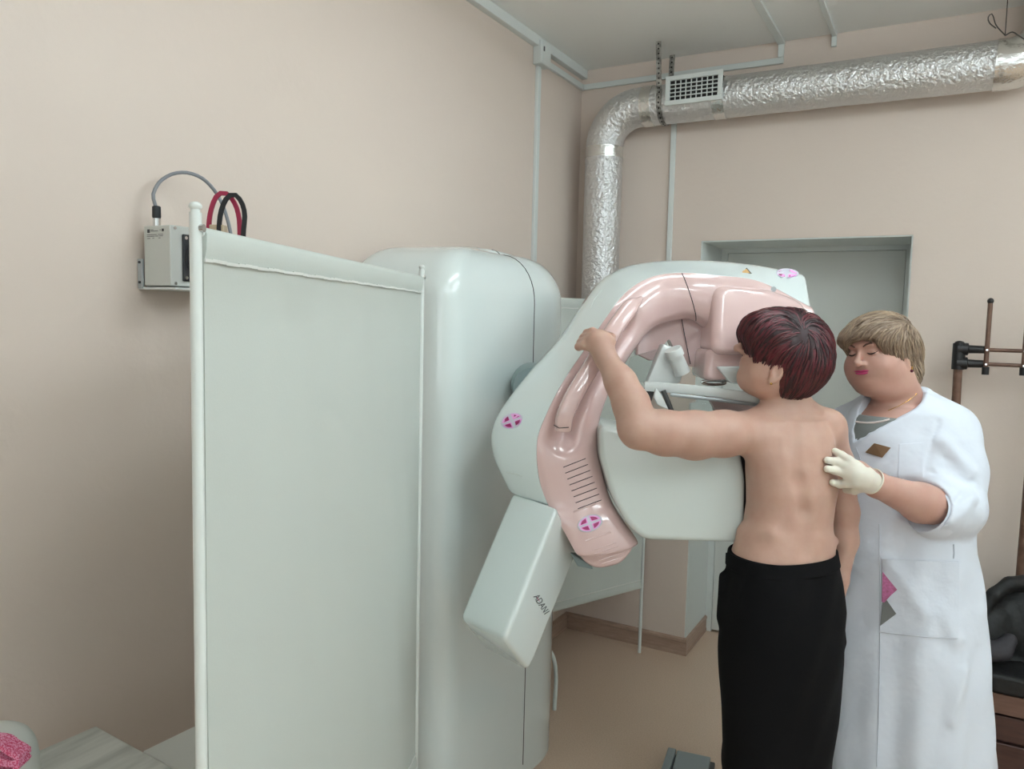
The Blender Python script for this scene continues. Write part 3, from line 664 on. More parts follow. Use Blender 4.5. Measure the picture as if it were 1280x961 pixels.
MB().tube([onshell(x, y, .0) for x, y in ((735, 395), (742, 375), (752, 362), (800, 355))][:3], .0012, 6).build('shell_joint', 'gloss2', MM)
# ================================================================== FOOT PEDAL
f0 = onz(862, 950, .05); F_ = empty('foot_pedal', (f0[0], f0[1]-.05, 0), 'grey two-part foot pedal on the floor by the patient', 'foot pedal')
pu = np.array([math.cos(.15), math.sin(.15), 0.]); pv = np.array([-pu[1], pu[0], 0.])
pc = onz(834, 940, .03)
def fp(u, v, z): return pc+pu*u+pv*v+ZZ*z-ZZ*.03
MB().prism([fp(0, .02, 0), fp(.17, .02, 0), fp(.17, -.22, 0), fp(0, -.22, 0)], ZZ*.02).build('base', 'dkgrey', F_, bevel=.004)
MB().prism([fp(0, .02, .02), fp(.03, .02, .02), fp(.03, -.22, .02), fp(0, -.22, .02)], ZZ*.02).build('side_rail', 'pedal', F_, bevel=.004)
MB().add([fp(.036, .0, .022), fp(.155, .0, .022), fp(.155, -.2, .022), fp(.036, -.2, .022), fp(.036, 0, .048), fp(.155, 0, .048), fp(.155, -.2, .03), fp(.036, -.2, .03)], [(0, 1, 2, 3), (4, 7, 6, 5), (0, 4, 5, 1), (1, 5, 6, 2), (2, 6, 7, 3), (3, 7, 4, 0)]).build('pedal_plate', 'pedal', F_, bevel=.006)
# ================================================================== BOTTOM LEFT: TABLE, CABINET, STOOL
zt3 = .75; A = onz(120, 907, zt3); B_ = onz(32, 945, zt3); C2 = onz(230, 961, zt3)
u1, u2 = vn(B_-A), vn(C2-A); u2 = vn(u2-u1*(u1@u2)) if abs(u1@u2) < .5 else u2
T_ = empty('side_table', (*(A+u1*.17+u2*.21)[:2], 0), 'side table with a pale streaked laminate top at the bottom left', 'table')
L1, L2 = .34, .42
top4 = [A, A+u1*L1, A+u1*L1+u2*L2, A+u2*L2]
MB().prism(top4, -ZZ*.022).build('table_top', 'marble', T_, bevel=.003, smooth=False)
for (i, j) in ((.04, .04), (.3, .04), (.04, .38), (.3, .38)):
    p = A+u1*i+u2*j; MB().box(p[0]-.018, p[1]-.018, 0, p[0]+.018, p[1]+.018, zt3-.022).build('leg', 'white', T_, smooth=False)
zc_ = .70; a_ = onz(248, 905, zc_); b_ = onz(190, 933, zc_); v1 = vn(a_-b_); v2 = np.array([v1[1], -v1[0], 0])
cab = empty('white_cabinet', (*(b_+v1*.1+v2*.15)[:2], 0), 'low white cabinet between the side table and the cloth screen', 'cabinet')
k0 = b_-v1*.02
quad = [k0, k0+v1*.26, k0+v1*.26+v2*.26, k0+v2*.26]
MB().prism([p-ZZ*.018 for p in quad], -ZZ*(zc_-.018-.03)).build('body', 'white', cab, smooth=False)
MB().prism([p-v1*0 for p in quad], -ZZ*.018).build('top', 'white', cab, bevel=.002, smooth=False)
MB().prism([p-ZZ*(zc_-.03) for p in quad], -ZZ*.03).build('plinth', 'dkgrey', cab, smooth=False)
# padded stool at the left edge with towel
sc_ = P(-8, 955, 1.15); zs_ = sc_[2]; S_ = empty('padded_stool', (sc_[0], sc_[1], 0), 'round-backed pale grey vinyl chair at the bottom left edge', 'chair')
ringp = [(-60, 990), (-60, 935), (-45, 917), (-8, 914), (14, 920), (28, 938), (32, 961), (34, 1000)]
MB().rings(slab([(x, y) for x, y in ringp], 1.16, .05, .05, .02, 6)).build('backrest', 'pouf', S_, angle=60)
sb = P(-20, 1000, 1.2); zs2 = P(-10, 1060, 1.2)[2]
MB().ball((sc_[0]-.16, sc_[1]-.1, .47), (.17, .17, .05), 28, 10).build('seat', 'pouf', S_)
MB().tube([(sc_[0]-.05, sc_[1]-.06, .47), P(0, 990, 1.19)], .018, 12).build('back_support', 'chrome', S_)
MB().tube([(sc_[0]-.16, sc_[1]-.1, .05), (sc_[0]-.16, sc_[1]-.1, .45)], .025, 16).build('pole', 'chrome', S_)
for k in range(5):
    a = k*2*PI/5; MB().tube([(sc_[0]-.16, sc_[1]-.1, .07), (sc_[0]-.16+.17*math.cos(a), sc_[1]-.1+.17*math.sin(a), .014)], .014, 10).build('leg', 'bkpl', S_)
tw = [(-40, 930), (-6, 932), (8, 940), (22, 949), (14, 954), (-5, 950), (-10, 953), (10, 956), (22, 957), (12, 966), (-10, 972), (-40, 975)]
dz = [1.13]*12; c = smoothline([P(x, y, 1.125) for x, y in tw], 60); T = np.gradient(c, axis=0)
R = []
for i, p in enumerate(c):
    s = vn(np.cross(vn(T[i]), AW))*.0035; R.append([p+s, p+s+AW*.028, p-s+AW*.028, p-s])
tag(MB().rings(R).build('folded_towel', 'towel'), 'crimson dotted folded towel on the pale chair at the bottom left edge', 'towel')
# ================================================================== COAT RACK, BENCH, JACKET
dR = 3.02
def RP(px, py, d=dR): return P(px, py, d)
up0 = RP(1196, 500); RK = empty('hall_stand', (up0[0]+.3, up0[1], 0), 'brown tubular coat stand with hooks over a dark bench by the back wall', 'coat stand')
pt = RP(1199, 436); pbm = np.array([RP(1190, 640)[0], pt[1], .1]); rR = np.array([1., 0, 0])
MB().tube([pbm, pt], [.02, .0155], 16).build('post', 'brown', RK)
pt2 = RP(1291, 430); pt2 = pt+rR*((pt2-pt)@rR+.01)
MB().tube([np.array([pt2[0], pt2[1], .1]), pt2-ZZ*.0], [.02, .0155], 16).build('post', 'brown', RK)
for dz_ in (0, -.055):
    z = pt[2]+dz_
    MB().tube([pt+ZZ*dz_+rR*.03, pt2+ZZ*dz_-rR*.0], .0075, 12).build('rail', 'brown', RK)
    MB().tube([pt+ZZ*dz_-rR*.005, pt+ZZ*dz_+rR*.03, pt+ZZ*dz_+rR*.033, pt+ZZ*dz_+rR*.1], [.026, .024, .016, .014], 16).build('connector', 'bkpl', RK)
MB().ball(pt+ZZ*.022, (.018, .018, .01), 14, 8).tube([pt-ZZ*.08, pt+ZZ*.022], .023, 16).build('connector', 'bkpl', RK)
for px in (1232.5, 1277):
    hx = RP(px, 440)[0]; zt4, zb4 = RP(px, 379)[2], RP(px, 464)[2]; y4 = pt[1]-.018
    hk = MB().tube([(hx, y4, zb4), (hx, y4, zt4)], .0085, 12).build('hook', 'brown', RK)
    MB().ball((hx, y4, zt4+.006), (.0115, .0115, .012), 12, 8).build('hook_tip', 'bkpl', hk)
    MB().tube([(hx, y4, zb4-.01), (hx, y4, zb4+.02)], .0125, 12).build('hook_end', 'bkpl', hk)
    for dz_ in (0, -.055): MB().tube([(hx, y4-.0095, pt[2]+dz_), (hx, y4-.007, pt[2]+dz_)], .004, 10).build('rivet', 'chrome', hk)
bd = 2.72
zs3 = P(1240, 842, bd)[2]; bz = P(1240, 866, bd)[2]; BX0 = P(1150, 860, bd)[0]; BY0 = P(1240, 860, bd)[1]; BX1 = BX0+1.0; BY1 = min(BY0+.38, pt[1]-.065)
BN = empty('bench', ((BX0+BX1)/2, (BY0+BY1)/2, 0), 'dark red wooden bench with black padded seat behind the woman in the white coat', 'bench')
zb5 = zs3+.0
MB().box(BX0, BY0, bz, BX1, BY1, zb5).build('seat', 'jack', BN, bevel=.012)
MB().box(BX0+.01, BY0+.005, bz-.07, BX1-.01, BY1-.01, bz-.001).build('apron', 'wood2', BN, smooth=False)
for z0, z1 in ((bz-.17, bz-.08), (bz-.28, bz-.18), (.02, bz-.29)): 
    if z1 > z0: MB().box(BX0+.01, BY0+.012, z0, BX1-.01, BY0+.03, z1).build('drawer_front', 'wood', BN, bevel=.004, smooth=False)
MB().box(BX0+.012, BY0+.03, 0.0, BX1-.012, BY1-.01, bz-.07).build('body', 'wood', BN, smooth=False)
wall_b = P(1225, 747, 3.35); MB().box(BX0, BY1+.005, bz+.1, BX1, BY1+.03, P(1230, 745, 3.02)[2]).build('back_board', 'wood', BN, smooth=False)
# ================================================================== PEOPLE: smooth-blended bodies
def smin(a, b, k):
    if k <= 0: return np.minimum(a, b)
    h = np.maximum(k-np.abs(a-b), 0)/k
    return np.minimum(a, b)-h*h*k*.25
class Body:
    def __init__(s): s.pr = []
    def cap(s, a, b, ra, rb, k=.02, op=1):
        a, b = np.array(a, float), np.array(b, float); R = max(ra, rb)
        s.pr.append((op, k, 'cap', (a, b, ra, rb), np.minimum(a, b)-R, np.maximum(a, b)+R)); return s
    def ell(s, c, r, ax=None, k=.02, op=1):
        c, r = np.array(c, float), np.array(r, float); A = np.array(ax if ax is not None else np.eye(3), float)
        e = np.sqrt(((A*r[:, None])**2).sum(0)); s.pr.append((op, k, 'ell', (c, r, A), c-e, c+e)); return s
    def stack(s, rows, k=.02, op=1, fold=None):
        """rows: (z, cx, cy, a, b, yaw) bottom to top; a across yaw direction, b along it"""
        rows = np.array(sorted(rows, key=lambda q: q[0]), float); m = rows[:, 3:5].max()+.02
        lo = np.array([rows[:, 1].min()-m, rows[:, 2].min()-m, rows[0, 0]]); hi = np.array([rows[:, 1].max()+m, rows[:, 2].max()+m, rows[-1, 0]])
        s.pr.append((op, k, 'stk', (rows, fold), lo, hi)); return s
    def chain(s, pts, rs, k=.02, k2=None, op=1):
        for i in range(len(pts)-1): s.cap(pts[i], pts[i+1], rs[i], rs[i+1], k if i == 0 or k2 is None else k2, op)
        return s
    @staticmethod
    def dist(kind, q, X, Y, Z):
        if kind == 'cap':
            a, b, ra, rb = q; d = b-a; L = max(d@d, 1e-9); x, y, z = X-a[0], Y-a[1], Z-a[2]
            t = np.clip((x*d[0]+y*d[1]+z*d[2])/L, 0, 1); return np.sqrt((x-t*d[0])**2+(y-t*d[1])**2+(z-t*d[2])**2)-(ra+(rb-ra)*t)
        if kind == 'ell':
            c, r, A = q; x, y, z = X-c[0], Y-c[1], Z-c[2]; k0 = 0; k1 = 0
            for i in range(3):
                u = x*A[i][0]+y*A[i][1]+z*A[i][2]; k0 = k0+(u/r[i])**2; k1 = k1+(u/r[i]**2)**2
            k0 = np.sqrt(k0); k1 = np.sqrt(k1)+1e-6; return np.where(k0 < 1e-3, -r.min(), k0*(k0-1)/k1)
        rows, fold = q; zz = Z+0*X+0*Y; f = lambda i: np.interp(zz, rows[:, 0], rows[:, i])
        cx, cy, a, b, w = f(1), f(2), f(3), f(4), f(5); x, y = X-cx, Y-cy; u = x*np.cos(w)+y*np.sin(w); v = -x*np.sin(w)+y*np.cos(w)
        p = 2.25; k0 = (np.abs(u/a)**p+np.abs(v/b)**p+1e-9)**(1/p); r_ = np.sqrt(u*u+v*v)+1e-6
        d = r_*(1-1/np.maximum(k0, .05))
        if fold is not None: d = d-fold(np.arctan2(v, u), zz)
        dz = np.maximum(rows[0, 0]-zz, zz-rows[-1, 0]); return np.where(dz > 0, np.sqrt(np.maximum(d, 0)**2+dz**2), np.maximum(d, dz))
    def comb(s, F, op, k, d):
        if op == 1: return smin(F, d, k)
        if op == -1: return -smin(-F, d, k)
        return -smin(-F, -d, k)               # intersect
    def ev(s, p):
        p = np.atleast_2d(p); F = np.full(len(p), 10.)
        for op, k, kind, q, lo, hi in s.pr:
            F = s.comb(F, op, k, s.dist(kind, q, p[:, 0], p[:, 1], p[:, 2]))
        return F
    def grad(s, p, h=.0015):
        g = np.stack([s.ev(p+np.eye(3)[i]*h)-s.ev(p-np.eye(3)[i]*h) for i in range(3)], -1); return g/(np.linalg.norm(g, axis=1, keepdims=True)+1e-9)
    def project(s, p, off=0.0, it=3):
        for _ in range(it): p = p-s.grad(p)*(s.ev(p)-off)[:, None]
        return p
    def hit(s, o, d, far=.4):
        """first surface point from o along d"""
        o, d = np.array(o, float), vn(d); t = 0
        for _ in range(80):
            v = s.ev(o+d*t)[0]
            if v < .0003: break
            t += v*.7
            if t > far: break
        return o+d*t
    def mesh(s, vox, lo=None, hi=None):
        add = [q for q in s.pr if q[0] == 1]
        L = np.min([q[4] for q in add], 0)-.02 if lo is None else np.array(lo, float); U = np.max([q[5] for q in add], 0)+.02 if hi is None else np.array(hi, float)
        n = np.ceil((U-L)/vox).astype(int)+1; F = np.full(n, .2, np.float32); ax = [L[i]+vox*np.arange(n[i]) for i in range(3)]
        for op, k, kind, q, lo_, hi_ in s.pr:
            mg = k+.012+2*vox; i0 = np.clip(np.floor((lo_-mg-L)/vox).astype(int), 0, n-1); i1 = np.clip(np.ceil((hi_+mg-L)/vox).astype(int)+1, 1, n)
            if op == 2: i0[:] = 0; i1 = n
            if (i1 <= i0).any(): continue
            sl = tuple(slice(a, b) for a, b in zip(i0, i1)); X = ax[0][sl[0]][:, None, None]; Y = ax[1][sl[1]][None, :, None]; Z = ax[2][sl[2]][None, None, :]
            F[sl] = s.comb(F[sl], op, k, s.dist(kind, q, X, Y, Z).astype(np.float32))
        return nets(F, L, vox)
def nets(F, L, vox):
    S = F < 0; nx, ny, nz = F.shape
    c = [(0, 0, 0), (1, 0, 0), (0, 1, 0), (1, 1, 0), (0, 0, 1), (1, 0, 1), (0, 1, 1), (1, 1, 1)]
    sl = lambda o, A: A[o[0]:nx-1+o[0], o[1]:ny-1+o[1], o[2]:nz-1+o[2]]
    cnt = sum(sl(o, S).astype(np.int8) for o in c); act = (cnt > 0) & (cnt < 8); I = np.argwhere(act); idx = -np.ones(act.shape, int); idx[act] = np.arange(len(I))
    V = np.stack([F[I[:, 0]+o[0], I[:, 1]+o[1], I[:, 2]+o[2]] for o in c], 1).astype(float); acc = np.zeros((len(I), 3)); m = np.zeros(len(I))
    for a in range(8):
        for b in range(a+1, 8):
            if sum(abs(c[a][i]-c[b][i]) for i in range(3)) != 1: continue
            x = (V[:, a] < 0) != (V[:, b] < 0); t = np.where(x, V[:, a]/np.where(x, V[:, a]-V[:, b], 1), 0)[:, None]
            acc += np.where(x[:, None], np.array(c[a])+(np.array(c[b])-np.array(c[a]))*t, 0); m += x
    P_ = (I+acc/m[:, None])*vox+L; Q = []
    for ax in range(3):
        o = [0, 0, 0]; o[ax] = 1; u, v = [(1, 2), (2, 0), (0, 1)][ax]
        A = S[1:-1, 1:-1, 1:-1]; shp = tuple(slice(1+o[i], F.shape[i]-1+o[i]) for i in range(3)); B = S[shp]; 
        E = np.argwhere(A != B)+1; flip = S[E[:, 0], E[:, 1], E[:, 2]]
        du = np.zeros(3, int); du[u] = 1; dv = np.zeros(3, int); dv[v] = 1
        q = [E-du-dv, E-dv, E, E-du]; ids = []
        ok = np.ones(len(E), bool)
        for w in q:
            w2 = np.minimum(w, np.array(act.shape)-1); ok &= (w <= np.array(act.shape)-1).all(1); ids.append(idx[w2[:, 0], w2[:, 1], w2[:, 2]])
        q4 = np.stack(ids, 1); ok &= (q4 >= 0).all(1); q4 = q4[ok]; fl = flip[ok]; q4[~fl] = q4[~fl][:, ::-1]; Q.append(q4)
    return P_, np.concatenate(Q)
def put(V, Q, name, m, parent=None, origin=None, smooth_it=0):
    me = bpy.data.meshes.new(name); o = bpy.data.objects.new(name, me); COL.objects.link(o)
    if parent is not None: org = np.array(parent_world(parent)); o.parent = parent
    else: org = np.array(origin); o.location = Vector(org)
    me.vertices.add(len(V)); me.vertices.foreach_set('co', (V-org).astype(np.float32).ravel())
    me.loops.add(len(Q)*4); me.loops.foreach_set('vertex_index', Q.ravel().astype(np.int32)); me.polygons.add(len(Q))
    me.polygons.foreach_set('loop_start', np.arange(0, len(Q)*4, 4, dtype=np.int32)); me.polygons.foreach_set('loop_total', np.full(len(Q), 4, np.int32))
    me.polygons.foreach_set('use_smooth', np.ones(len(Q), bool)); me.update(); me.validate(); me.materials.append(M[m])
    if smooth_it:
        sm = o.modifiers.new('sm', 'SMOOTH'); sm.iterations = smooth_it; sm.factor = .5
    return o
def strands(name, m, parent, body, starts, flow, n=9, step=.011, r=.0009, off=.001, lift=None):
    p = body.project(starts, off); Ls = [p]
    for i in range(n-1):
        g = body.grad(p); f = flow(p, i/(n-1)); f = f-g*(f*g).sum(1, keepdims=True); f /= np.linalg.norm(f, axis=1, keepdims=True)+1e-9
        p = body.project(p+f*step, off+(lift(i/(n-1)) if lift else 0), 2); Ls.append(p)
    Ls = np.array(Ls); N = len(starts); T = np.gradient(Ls, axis=0); T /= np.linalg.norm(T, axis=2, keepdims=True)+1e-9
    G = np.array([body.grad(q) for q in Ls]); S_ = np.cross(T, G); V = []
    for i in range(n):
        w = r*(1.0 if i < n-2 else (.7 if i == n-2 else .15))
        V.append(np.stack([Ls[i]-S_[i]*w*1.5, Ls[i]+G[i]*w*1.4, Ls[i]+S_[i]*w*1.5], 1))
    V = np.array(V)  # n,N,3,3
    V = V.transpose(1, 0, 2, 3).reshape(-1, 3); Q = []
    base = np.arange(N)[:, None]*n*3
    for i in range(n-1):
        for k in range(2):
            a = i*3+k; Q.append(np.stack([base[:, 0]+a, base[:, 0]+a+1, base[:, 0]+a+4, base[:, 0]+a+3], 1))
    o = put(V, np.concatenate(Q), name, m, parent); o['kind'] = 'stuff'; return o
def frame(f, tilt):
    """head axes (left, forward, up) from facing vector and sideways tilt"""
    f = vn(f); l = vn(np.cross(ZZ, f)); u = np.cross(f, l); c, s = math.cos(tilt), math.sin(tilt)
    return np.array([c*l+s*u, f, -s*l+c*u])
# ------------------------------------------------------------------ PATIENT
DP = 2.0
hf = frame(-.96*RH+.24*AW+.30*ZZ, 0.0); hc_ = P(974, 444, DP)
def hp_(x, y, z, A=hf, c=hc_): return c+A[0]*x+A[1]*y+A[2]*z
CHN = .88
def head(b, A, c, plump=0.0, s=1.0, slim=0.0):
    q = lambda x, y, z: c+(A[0]*x+A[1]*y+A[2]*(z if z > 0 else z*CHN))*s
    E = lambda x, y, z, r, k=.02, op=1: b.ell(q(x, y, z), np.array(r)*s, A, k, op)
    E(0, -.012, .028, (.074, .094, .088), .02)
    E(0, .028-.008*slim, -.045, (.060+plump*.6, .060, .066), .03)
    for i in (-1, 1):
        E(i*.036, .047-.010*slim, -.034-plump*.5, (.030+plump, .034-plump*.5, .034), .035)
        E(i*.050, .0, -.062, (.020+plump*.7, .04, .032), .045)
    E(0, .055, -.092, (.026+plump*.5, .026, .020), .022)
    if plump: E(0, .020, -.108, (.050, .045, .024), .05)
    b.cap(q(0, .087, .018), q(0, .109, -.016), .0065*s, .0095*s, .010)
    E(0, .110, -.021, (.0105, .010, .009), .008)
    for i in (-1, 1): E(i*.012, .096, -.024, (.0075, .010, .008), .006)
    E(0, .078, .034, (.045, .012, .012), .015)
    for i in (-1, 1): E(i*.030, .093, .012, (.015, .011, .0085), .014, -1)
    for i in (-1, 1): E(i*.031, .0755, .010, (.0130, .0085, .0075), .006)
    E(0, .078, -.052, (.026, .013, .013), .016)
    E(0, .0875, -.0480, (.018, .005, .0036), .004); E(0, .0865, -.0560, (.016, .0055, .0042), .004)
    E(0, .093, -.0518, (.025, .004, .0008), .002, -1)
    for i in (-1, 1): b.cap(q(i*.0055, .104, -.031), q(i*.006, .098, -.026), .0022*s, .0022*s, .003, -1)
def ear(b, A, c, x, y, z, s=1.0):
    q = lambda u, v, w: c+(A[0]*u+A[1]*v+A[2]*w)*s
    sg = 1 if x > 0 else -1
    b.ell(q(x, y, z), np.array((.007, .017, .029))*s, A, .006); b.ell(q(x+sg*.006, y+.001, z+.006), np.array((.006, .0105, .017))*s, A, .004, -1)
    b.ell(q(x-sg*.002, y+.006, z-.024), np.array((.006, .008, .009))*s, A, .005); b.ell(q(x+sg*.002, y+.010, z-.004), np.array((.004, .004, .006))*s, A, .004)
PT = P(978, 690, DP); PT = empty('person', (PT[0], PT[1], 0), 'person with short burgundy hair, bare back and black trousers, arm on the machine', 'person')
pb_ = Body()
head(pb_, hf, hc_, -.004, .95, 1.0)
ear(pb_, hf, hc_, .085, -.002, -.046, .95); ear(pb_, hf, hc_, -.077, -.012, -.036)
yawT = math.atan2(RH[1], RH[0])+.35     # across-the-back direction
ca_ = np.array([math.cos(yawT), math.sin(yawT), 0]); fa_ = np.array([-ca_[1], ca_[0], 0])
def trow(px, py, hw, b, d=DP):
    p = P(px, py, d); return (p[2], p[0], p[1], hw/484, b, yawT)
TR = [(985, 514, 34, .050, 2.02), (988, 524, 46, .060), (989, 540, 55, .072), (988, 560, 58, .083), (989, 585, 58.5, .090), (990, 610, 58, .092), (988, 630, 55.5, .090), (985, 652, 56, .090), (981, 672, 61, .098), (979, 690, 65, .104), (978, 715, 65, .100), (978, 760, 66, .100), (978, 790, 62, .09)]
pb_.stack([trow(*r) for r in TR], .03)
# neck, trapezius, shoulders
nk0, nk1 = P(988, 518, 2.02), P(982, 478, 2.02)
pb_.cap(nk0, nk1, .052, .048, .03)
shL, shR = P(944, 540, 1.99), P(1034, 534, 2.05)
pb_.cap(P(980, 508, 2.02), shL, .034, .046, .035); pb_.cap(P(992, 508, 2.02), shR, .034, .042, .035)
# raised left arm over the receptor
el = P(797, 535, 1.885)
pb_.chain([shL, P(905, 542, 1.945), P(868, 544, 1.915), P(830, 541, 1.895), el], [.052, .056, .058, .053, .047], .035, .02)
wr = P(757, 447, 1.955)
pb_.chain([el, P(789, 505, 1.90), P(776, 478, 1.92), wr], [.046, .043, .037, .027], .015, .02)
pb_.ell(P(750, 427, 1.960), (.036, .024, .030), np.array([RH, AW, ZZ]), .02)
# hand gripping the rail
kn = P(734, 424, 1.985); hb = P(748, 428, 1.962)
pb_.chain([wr, hb], [.026, .027], .015)
rail_d = vn(P(768, 411, 2.035)-P(733, 468, 2.0))
for i, (a, L) in enumerate(((1.3, .9), (.45, 1.0), (-.4, .95), (-1.2, .85))):
    k_ = P(734, 425, 1.968)+rail_d*(a*.0175+.004); 
    pb_.chain([hb+rail_d*a*.013, k_, k_-RH*.014*L+AW*.02*L-ZZ*.004, k_-RH*.010+AW*.040*L-ZZ*.006, k_+RH*.004+AW*.050*L-ZZ*.005], [.014, .0115, .0105, .0095, .008], .006, .003)
pb_.chain([P(755, 436, 1.958), P(764, 427, 1.976), P(765, 421, 1.99), P(761, 418, 2.01)], [.013, .0115, .010, .0085], .012, .004)
# right arm hanging beside the body
eR = P(1056, 640, 2.09)
pb_.chain([shR, P(1046, 580, 2.09), eR], [.044, .042, .036], .03, .02)
wR = P(1049, 725, 2.08); pb_.chain([eR, P(1056, 675, 2.09), wR], [.036, .033, .024], .015, .02)
hR = P(1042, 752, 2.09); pb_.chain([wR, hR], [.024, .026], .012)
for i in range(4):
    a = (i-1.5)*.016; o_ = hR+AW*a*.9; pb_.chain([o_, o_-ZZ*.03, o_-ZZ*.055-RH*.006, o_-ZZ*.075-RH*.014], [.012, .0095, .0088, .0075], .008, .004)
pb_.chain([hR-AW*.01+ZZ*.01, hR-AW*.03-ZZ*.02-RH*.01, hR-AW*.033-ZZ*.045-RH*.016], [.013, .0105, .0085], .008, .004)
# modelling of the back: shoulder blades, spine furrow, waist folds
bk = lambda px, py, d: P(px, py, d)
pb_.ell(bk(958, 566, 1.955), (.030, .022, .058), np.array([ca_, fa_, ZZ]), .035); pb_.ell(bk(1022, 566, 1.985), (.026, .020, .055), np.array([ca_, fa_, ZZ]), .035)
sp = [P(990, 522, 1.945), P(993, 560, 1.905), P(998, 600, 1.900), P(1006, 640, 1.905), P(1010, 690, 1.893)]
pb_.chain([p-AW*.004 for p in sp], [.004, .005, .006, .006, .005], .030, .030, -1)
pb_.cap(P(930, 664, 1.99), P(965, 668, 1.915), .012, .010, .03); pb_.cap(P(925, 644, 1.98), P(960, 648, 1.895), .004, .003, .014, -1)
pb_.cap(P(1043, 676, 2.02), P(1020, 680, 1.94), .010, .008, .03)
pb_.ell(P(800, 552, 1.88), (.028, .018, .014), None, .02)          # soft fold at the elbow
# legs and feet inside the trousers
fz = lambda p: np.array([p[0], p[1], .0])
hipL, hipR = P(960, 770, 2.0), P(1002, 775, 2.03)
ftL = fz(P(952, 961, 2.0)); ftR = fz(P(1000, 961, 2.03))
dirf = vn(-.45*RH+.89*AW)
for hp2, ft2 in ((hipL, ftL), (hipR, ftR)):
    kn2 = (hp2+ft2)/2+dirf*.02+ZZ*.04; an = ft2+ZZ*.09
    pb_.chain([hp2, kn2, kn2-ZZ*.12, an], [.070, .055, .052, .034], .03, .02); pb_.chain([an, ft2+ZZ*.045+dirf*.05, ft2+ZZ*.035+dirf*.13], [.034, .034, .028], .02, .015)
V, Q = pb_.mesh(.0036, hi=None)
put(V, Q, 'body', 'skinp', PT, smooth_it=2)
# trousers
tb = Body()
def fold_t(a, z): return .003*np.sin(3*a+z*9)+.0025*np.sin(7*a-z*23)
ov = lambda r, g: (r[0], r[1], r[2]+g*484)+tuple([r[3]+g])+tuple(r[4:])
TR2 = [(978, 690, 67, .108), (978, 703, 70, .112), (978, 725, 74, .118), (978, 760, 79, .122), (977, 800, 79, .119), (976, 850, 76.5, .110), (976, 900, 73, .100), (974, 961, 66, .090), (974, 1010, 60, .080), (974, 1060, 50, .066), (974, 1110, 36, .05)]
rows = [trow(*r) for r in TR2]; tb.stack(rows, .05, fold=fold_t)
for hp2, ft2 in ((hipL, ftL), (hipR, ftR)):
    kn2 = (hp2+ft2)/2+dirf*.02+ZZ*.04; tb.chain([hp2-ZZ*.1, kn2, ft2+ZZ*.10], [.086, .074, .066], .06, .04)
tb.cap(P(1046, 765, 2.03), P(1048, 800, 2.03), .012, .016, .03); tb.cap(P(903, 720, 2.0), P(905, 770, 2.0), .008, .014, .03)
V, Q = tb.mesh(.005); TRO = put(V, Q, 'trousers', 'trous', PT, smooth_it=3)
mb = MB(); ww = [trow(978, y, 68.5, .1105) for y in (689, 693)]
def bandring(px, py, hw, b, z_off=0, n=64, yw=yawT):
    p = P(px, py, DP); out = []
    for t in np.linspace(0, 2*PI, n, endpoint=False):
        c_, s_ = math.cos(t), math.sin(t); e = 2/2.25; u = hw/484*abs(c_)**e*(1 if c_ > 0 else -1); v = b*abs(s_)**e*(1 if s_ > 0 else -1)
        out.append(np.array([p[0]+u*math.cos(yw)-v*math.sin(yw), p[1]+u*math.sin(yw)+v*math.cos(yw), p[2]+z_off+.006*math.cos(t)]))
    return out
MB().rings([bandring(978, 688, 66.5, .1075), bandring(978, 687.5, 68.5, .1105), bandring(978, 704, 71.8, .1155), bandring(978, 705, 70.5, .113)], cap=False).build('waistband', 'trous', TRO)
for x in (908, 948, 1028):
    p = tb.hit(P(x, 697, 1.5), ray(x, 697), 1.2); MB().quadbox(p-AW*.004, RH, AW, ZZ, .0045, .003, .02).build('belt_loop', 'trous', TRO, bevel=.002)
for ft2 in (ftL, ftR):
    sb = Body(); sb.chain([ft2+ZZ*.045-dirf*.02, ft2+ZZ*.042+dirf*.06, ft2+ZZ*.034+dirf*.14], [.042, .040, .034], .02); sb.ell(ft2+dirf*.05-ZZ*.05, (.3, .3, .05), None, .002, -1)
    V, Q = sb.mesh(.006); put(V, Q, 'shoe', 'shoe', PT)
# hair: cap with strands running from the whorl
hb_ = Body()
hb_.ell(P(986, 437, 2.0), (.108, .098, .104), np.array([RH, AW, ZZ]), .02)
hb_.ell(P(962, 418, 1.99), (.076, .082, .060), np.array([RH, AW, ZZ]), .03)
hb_.ell(P(998, 456, 2.0), (.073, .085, .072), np.array([RH, AW, ZZ]), .03)
hb_.ell(P(985, 478, 2.0), (.052, .062, .042), np.array([RH, AW, ZZ]), .03)
hb_.ell(P(944, 425, 1.985), (.030, .055, .062), np.array([RH, AW, ZZ]), .02)
# face opening and ear opening
CA = np.array([RH, AW, ZZ])
hb_.ell(P(908, 452, 1.99), (.058, .3, .082), CA, .012, -1)
hb_.ell(P(934, 497, 1.98), (.050, .3, .050), CA, .010, -1)
hb_.ell(P(957, 474, 1.91), (.026, .075, .030), CA, .008, -1)
hb_.ell(P(975, 530, 2.0), (.10, .1, .058), np.array([RH, AW, ZZ]), .01, -1)
V, Q = hb_.mesh(.0042)
n_ = hb_.grad(V); nz_ = (np.sin(V[:, 0]*210+V[:, 2]*90)+np.sin(V[:, 1]*190-V[:, 2]*130)*.8)*.0009; V = V+n_*nz_[:, None]
HR = put(V, Q, 'hair', 'burgd', PT, smooth_it=1)
wh = P(1004, 418, 1.92)
N = 3800; th = rng.uniform(0, 2*PI, N); st = np.array([P(985, 440, 2.0)]*N)+ (rng.normal(size=(N, 3))*np.array([.11, .11, .11])); st[:, 2] = np.maximum(st[:, 2], hc_[2]-.04)
